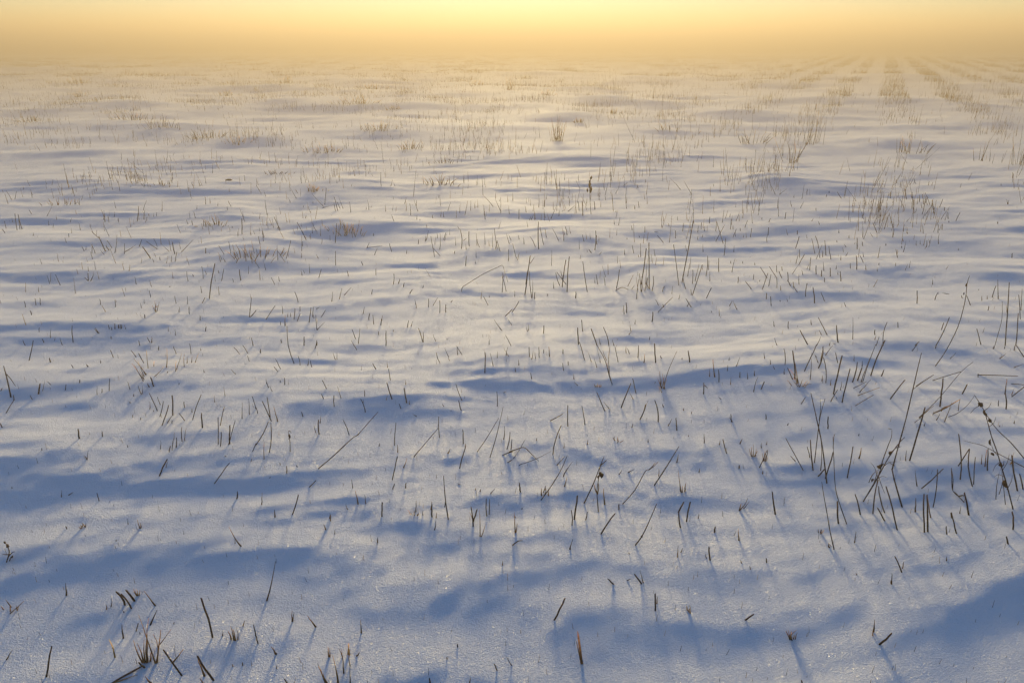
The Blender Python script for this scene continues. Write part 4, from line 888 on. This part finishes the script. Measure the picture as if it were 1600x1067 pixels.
for name, cat, lab, parts in SPECIALS:
    f0 = parts[0][3][0]
    foot = Vector(ground_at(*f0))
    grp = {'stalk': 'long stalks standing out in the stubble', 'weed': 'dead weeds in the snow', 'twig': 'twigs lying on the snow'}.get(cat)
    alone = len(parts) == 1
    root = None if alone else empty(name, foot)
    first = True
    for pname, look, wmm, pix in parts:
        ph = rng.uniform(0, 6)
        pts = []
        for i, (a, b) in enumerate(pix):
            p = on_plane(a, b, foot, .012 * math.sin(ph + i * 1.3) * (0 if i == 0 and first else 1))
            pts.append(p - foot)
        if pname == 'leaf':
            ln = (pts[1] - pts[0]).length
            vs, fs = leaf_mesh(pts[0], pts[1], min(wmm / 1000, max(.7 * ln, .008)), rng)
        elif pname == 'seed_head':
            vs, fs = seed_mesh(pts[0], pts[1], wmm / 1000, rng)
        else:
            r = wmm / 2000 * 1.05
            fine = []                               # rounder bends: add points between the read-off ones
            for i in range(len(pts) - 1):
                a, b = pts[i], pts[i + 1]
                pa, nb = pts[max(i - 1, 0)], pts[min(i + 2, len(pts) - 1)]
                for t in (0, .33, .67):
                    fine.append(.5 * ((2 * a) + (b - pa) * t + (2 * pa - 5 * a + 4 * b - nb) * t * t + (3 * a - pa - 3 * b + nb) * t ** 3))
            fine.append(pts[-1])
            n = len(fine)
            rad = [r * (1 - .55 * (i / (n - 1)) ** 1.4) * rng.uniform(.88, 1.15) for i in range(n)]
            if look.lower() != 'd' or pname in ('twig', 'branch'):
                rad[-1] = r * .2
            if first and pname in ('stem', 'blade'):
                d = (fine[1] - fine[0]).normalized()
                fine.insert(0, fine[0] - d * .012 - Vector((0, 0, .006)))
                rad.insert(0, r)
            vs, fs = tube(fine, rad, 6)
        o = mesh_obj(name if alone else pname, vs, fs, PLANT, root)
        if alone:
            o.location = foot
            root = o
        paint(o, look)
        first = False
    tag(root, lab, cat, grp)

# ------------------------------------------------------------------ the field's stubble in drill rows and the barely showing tips: one mass
def scatter_stubble():
    g = np.random.default_rng(11)
    az = math.radians(25.3)
    N = 480000
    R0 = 4.6
    rr = R0 + (95 - R0) * g.random(N) ** 0.75
    th = g.uniform(-.70, .70, N)
    x, y = rr * np.sin(th), rr * np.cos(th)
    # thin to an even density per area
    q = x * math.cos(az) - y * math.sin(az)
    s = x * math.sin(az) + y * math.cos(az)
    rows = np.clip(1.35 * np.sin(2 * math.pi * q / 1.55 + .8 * gnoise(s / 5, q / 5, 61)) + .35, 0, 1)
    right = np.clip((q + 3.6 + .06 * y) / 2.5, 0, 1)
    clump = np.clip(.5 + 1.6 * gnoise(x / 1.3, y / 1.3, 62), .05, 1.4)
    clump2 = np.clip(.62 + 1.5 * gnoise(x / 4.5, y / 4.5, 63), .1, 1.3)
    dens = (right * (rows + .05) * 120 * clump + (1 - right) * 75.0 * clump ** 2) * clump2
    dens *= np.clip(1.25 - rr / 120, .4, 1) * np.clip((rr - 3.2) / 6.0, .4, 1)

    have = N * .75 ** -1 * 0 + N / (1.4 * (95 - R0)) * (1 / .75) * ((rr - R0) / (95 - R0) + 1e-4) ** (1 / .75 - 1) / rr
    keep = g.random(N) < dens / have
    x, y, rr = x[keep], y[keep], rr[keep]
    # tiny tips between the near stalks
    n2 = 900
    px, py = g.uniform(0, 1600, n2), 290 + 760 * g.random(n2) ** 1.2
    nx, ny = [], []
    for a, b in zip(px, py):
        u, w = flat_at(a, b)
        nx.append(u); ny.append(w)
    near = np.concatenate([np.zeros(len(x), bool), np.ones(n2, bool)])
    x, y = np.concatenate([x, nx]), np.concatenate([y, ny])
    rr = np.hypot(x, y)
    n = len(x)
    z = height(x, y)
    ln = np.where(near, g.uniform(.008, .026, n), g.gamma(4, .017, n) * (1 + .6 * np.clip((x * math.cos(az) - y * math.sin(az) + 3.6 + .06 * y) / 2.5, 0, 1)) + .02)
    ln = np.where(~near & (g.random(n) < .06), ln * 1.9, ln)
    ln = ln * np.where(near, 1, np.clip((rr - 1) / 8, .4, 1))
    lean = g.normal(0, .24, n); az2 = g.uniform(0, 2 * math.pi, n)
    tip = np.stack([x + ln * np.sin(lean) * np.cos(az2), y + ln * np.sin(lean) * np.sin(az2), z + ln * np.cos(lean)], 1)
    r0 = np.where(near, .0009, .0019 + .00006 * rr) * g.uniform(.8, 1.3, n)
    pick = g.random(n)
    kind = np.where(pick < .15, 0, np.where(pick < .5, 1, np.where(pick < .85, 2, 3)))
    w = (2.1 * np.arange(3))[None, :] + az2[:, None]
    cw, sw = np.cos(w) * r0[:, None], np.sin(w) * r0[:, None]
    low = np.stack([x[:, None] + cw, y[:, None] + sw, np.repeat((z - .015)[:, None], 3, 1)], -1)
    top = np.stack([tip[:, 0:1] + .45 * cw, tip[:, 1:2] + .45 * sw, np.repeat(tip[:, 2:3], 3, 1)], -1)
    co = np.concatenate([low, top], 1).reshape(-1, 3)
    tri = np.array([(0, 1, 4), (0, 4, 3), (1, 2, 5), (1, 5, 4), (2, 0, 3), (2, 3, 5), (3, 4, 5)])
    tris = (np.arange(n)[:, None, None] * 6 + tri[None]).reshape(-1, 3)
    return co, tris, np.repeat(kind, 7)

def build_mass():
    co2, tri2, mi2 = scatter_stubble()
    V, F, MI = [], [], []
    me = bpy.data.meshes.new('stubble')
    for mi, k in enumerate('dbos'):
        v, f = mass[k]
        b = len(V)
        V.extend(v)
        F.extend([tuple(i + b for i in q) for q in f])
        MI.extend([mi] * len(f))
        me.materials.append(MASS[k])
    nv = len(V)
    co = np.vstack([np.array(V, float), co2]).astype(np.float32)
    sizes = np.concatenate([np.array([len(q) for q in F]), np.full(len(tri2), 3)])
    loops = np.concatenate([np.array([i for q in F for i in q]), (tri2 + nv).ravel()]).astype(np.int32)
    me.vertices.add(len(co)); me.vertices.foreach_set('co', co.ravel())
    me.loops.add(len(loops)); me.loops.foreach_set('vertex_index', loops)
    me.polygons.add(len(sizes))
    me.polygons.foreach_set('loop_start', np.concatenate([[0], np.cumsum(sizes)[:-1]]).astype(np.int32))
    me.polygons.foreach_set('material_index', np.concatenate([np.array(MI), mi2]).astype(np.int32))
    me.update(calc_edges=True)
    me.polygons.foreach_set('use_smooth', np.ones(len(sizes), bool))
    o = bpy.data.objects.new('stubble', me)
    COL.objects.link(o)
    tag(o, 'fine stubble in drill rows fading into the fog', kind='stuff')
    print('STUBBLE', len(tri2) // 7, 'faces', len(sizes))
    return o

build_mass()

dent_ground([(s[0].x, s[0].y, s[2 + 1][0]) for s in STALKS if s[0].length < 4.6])
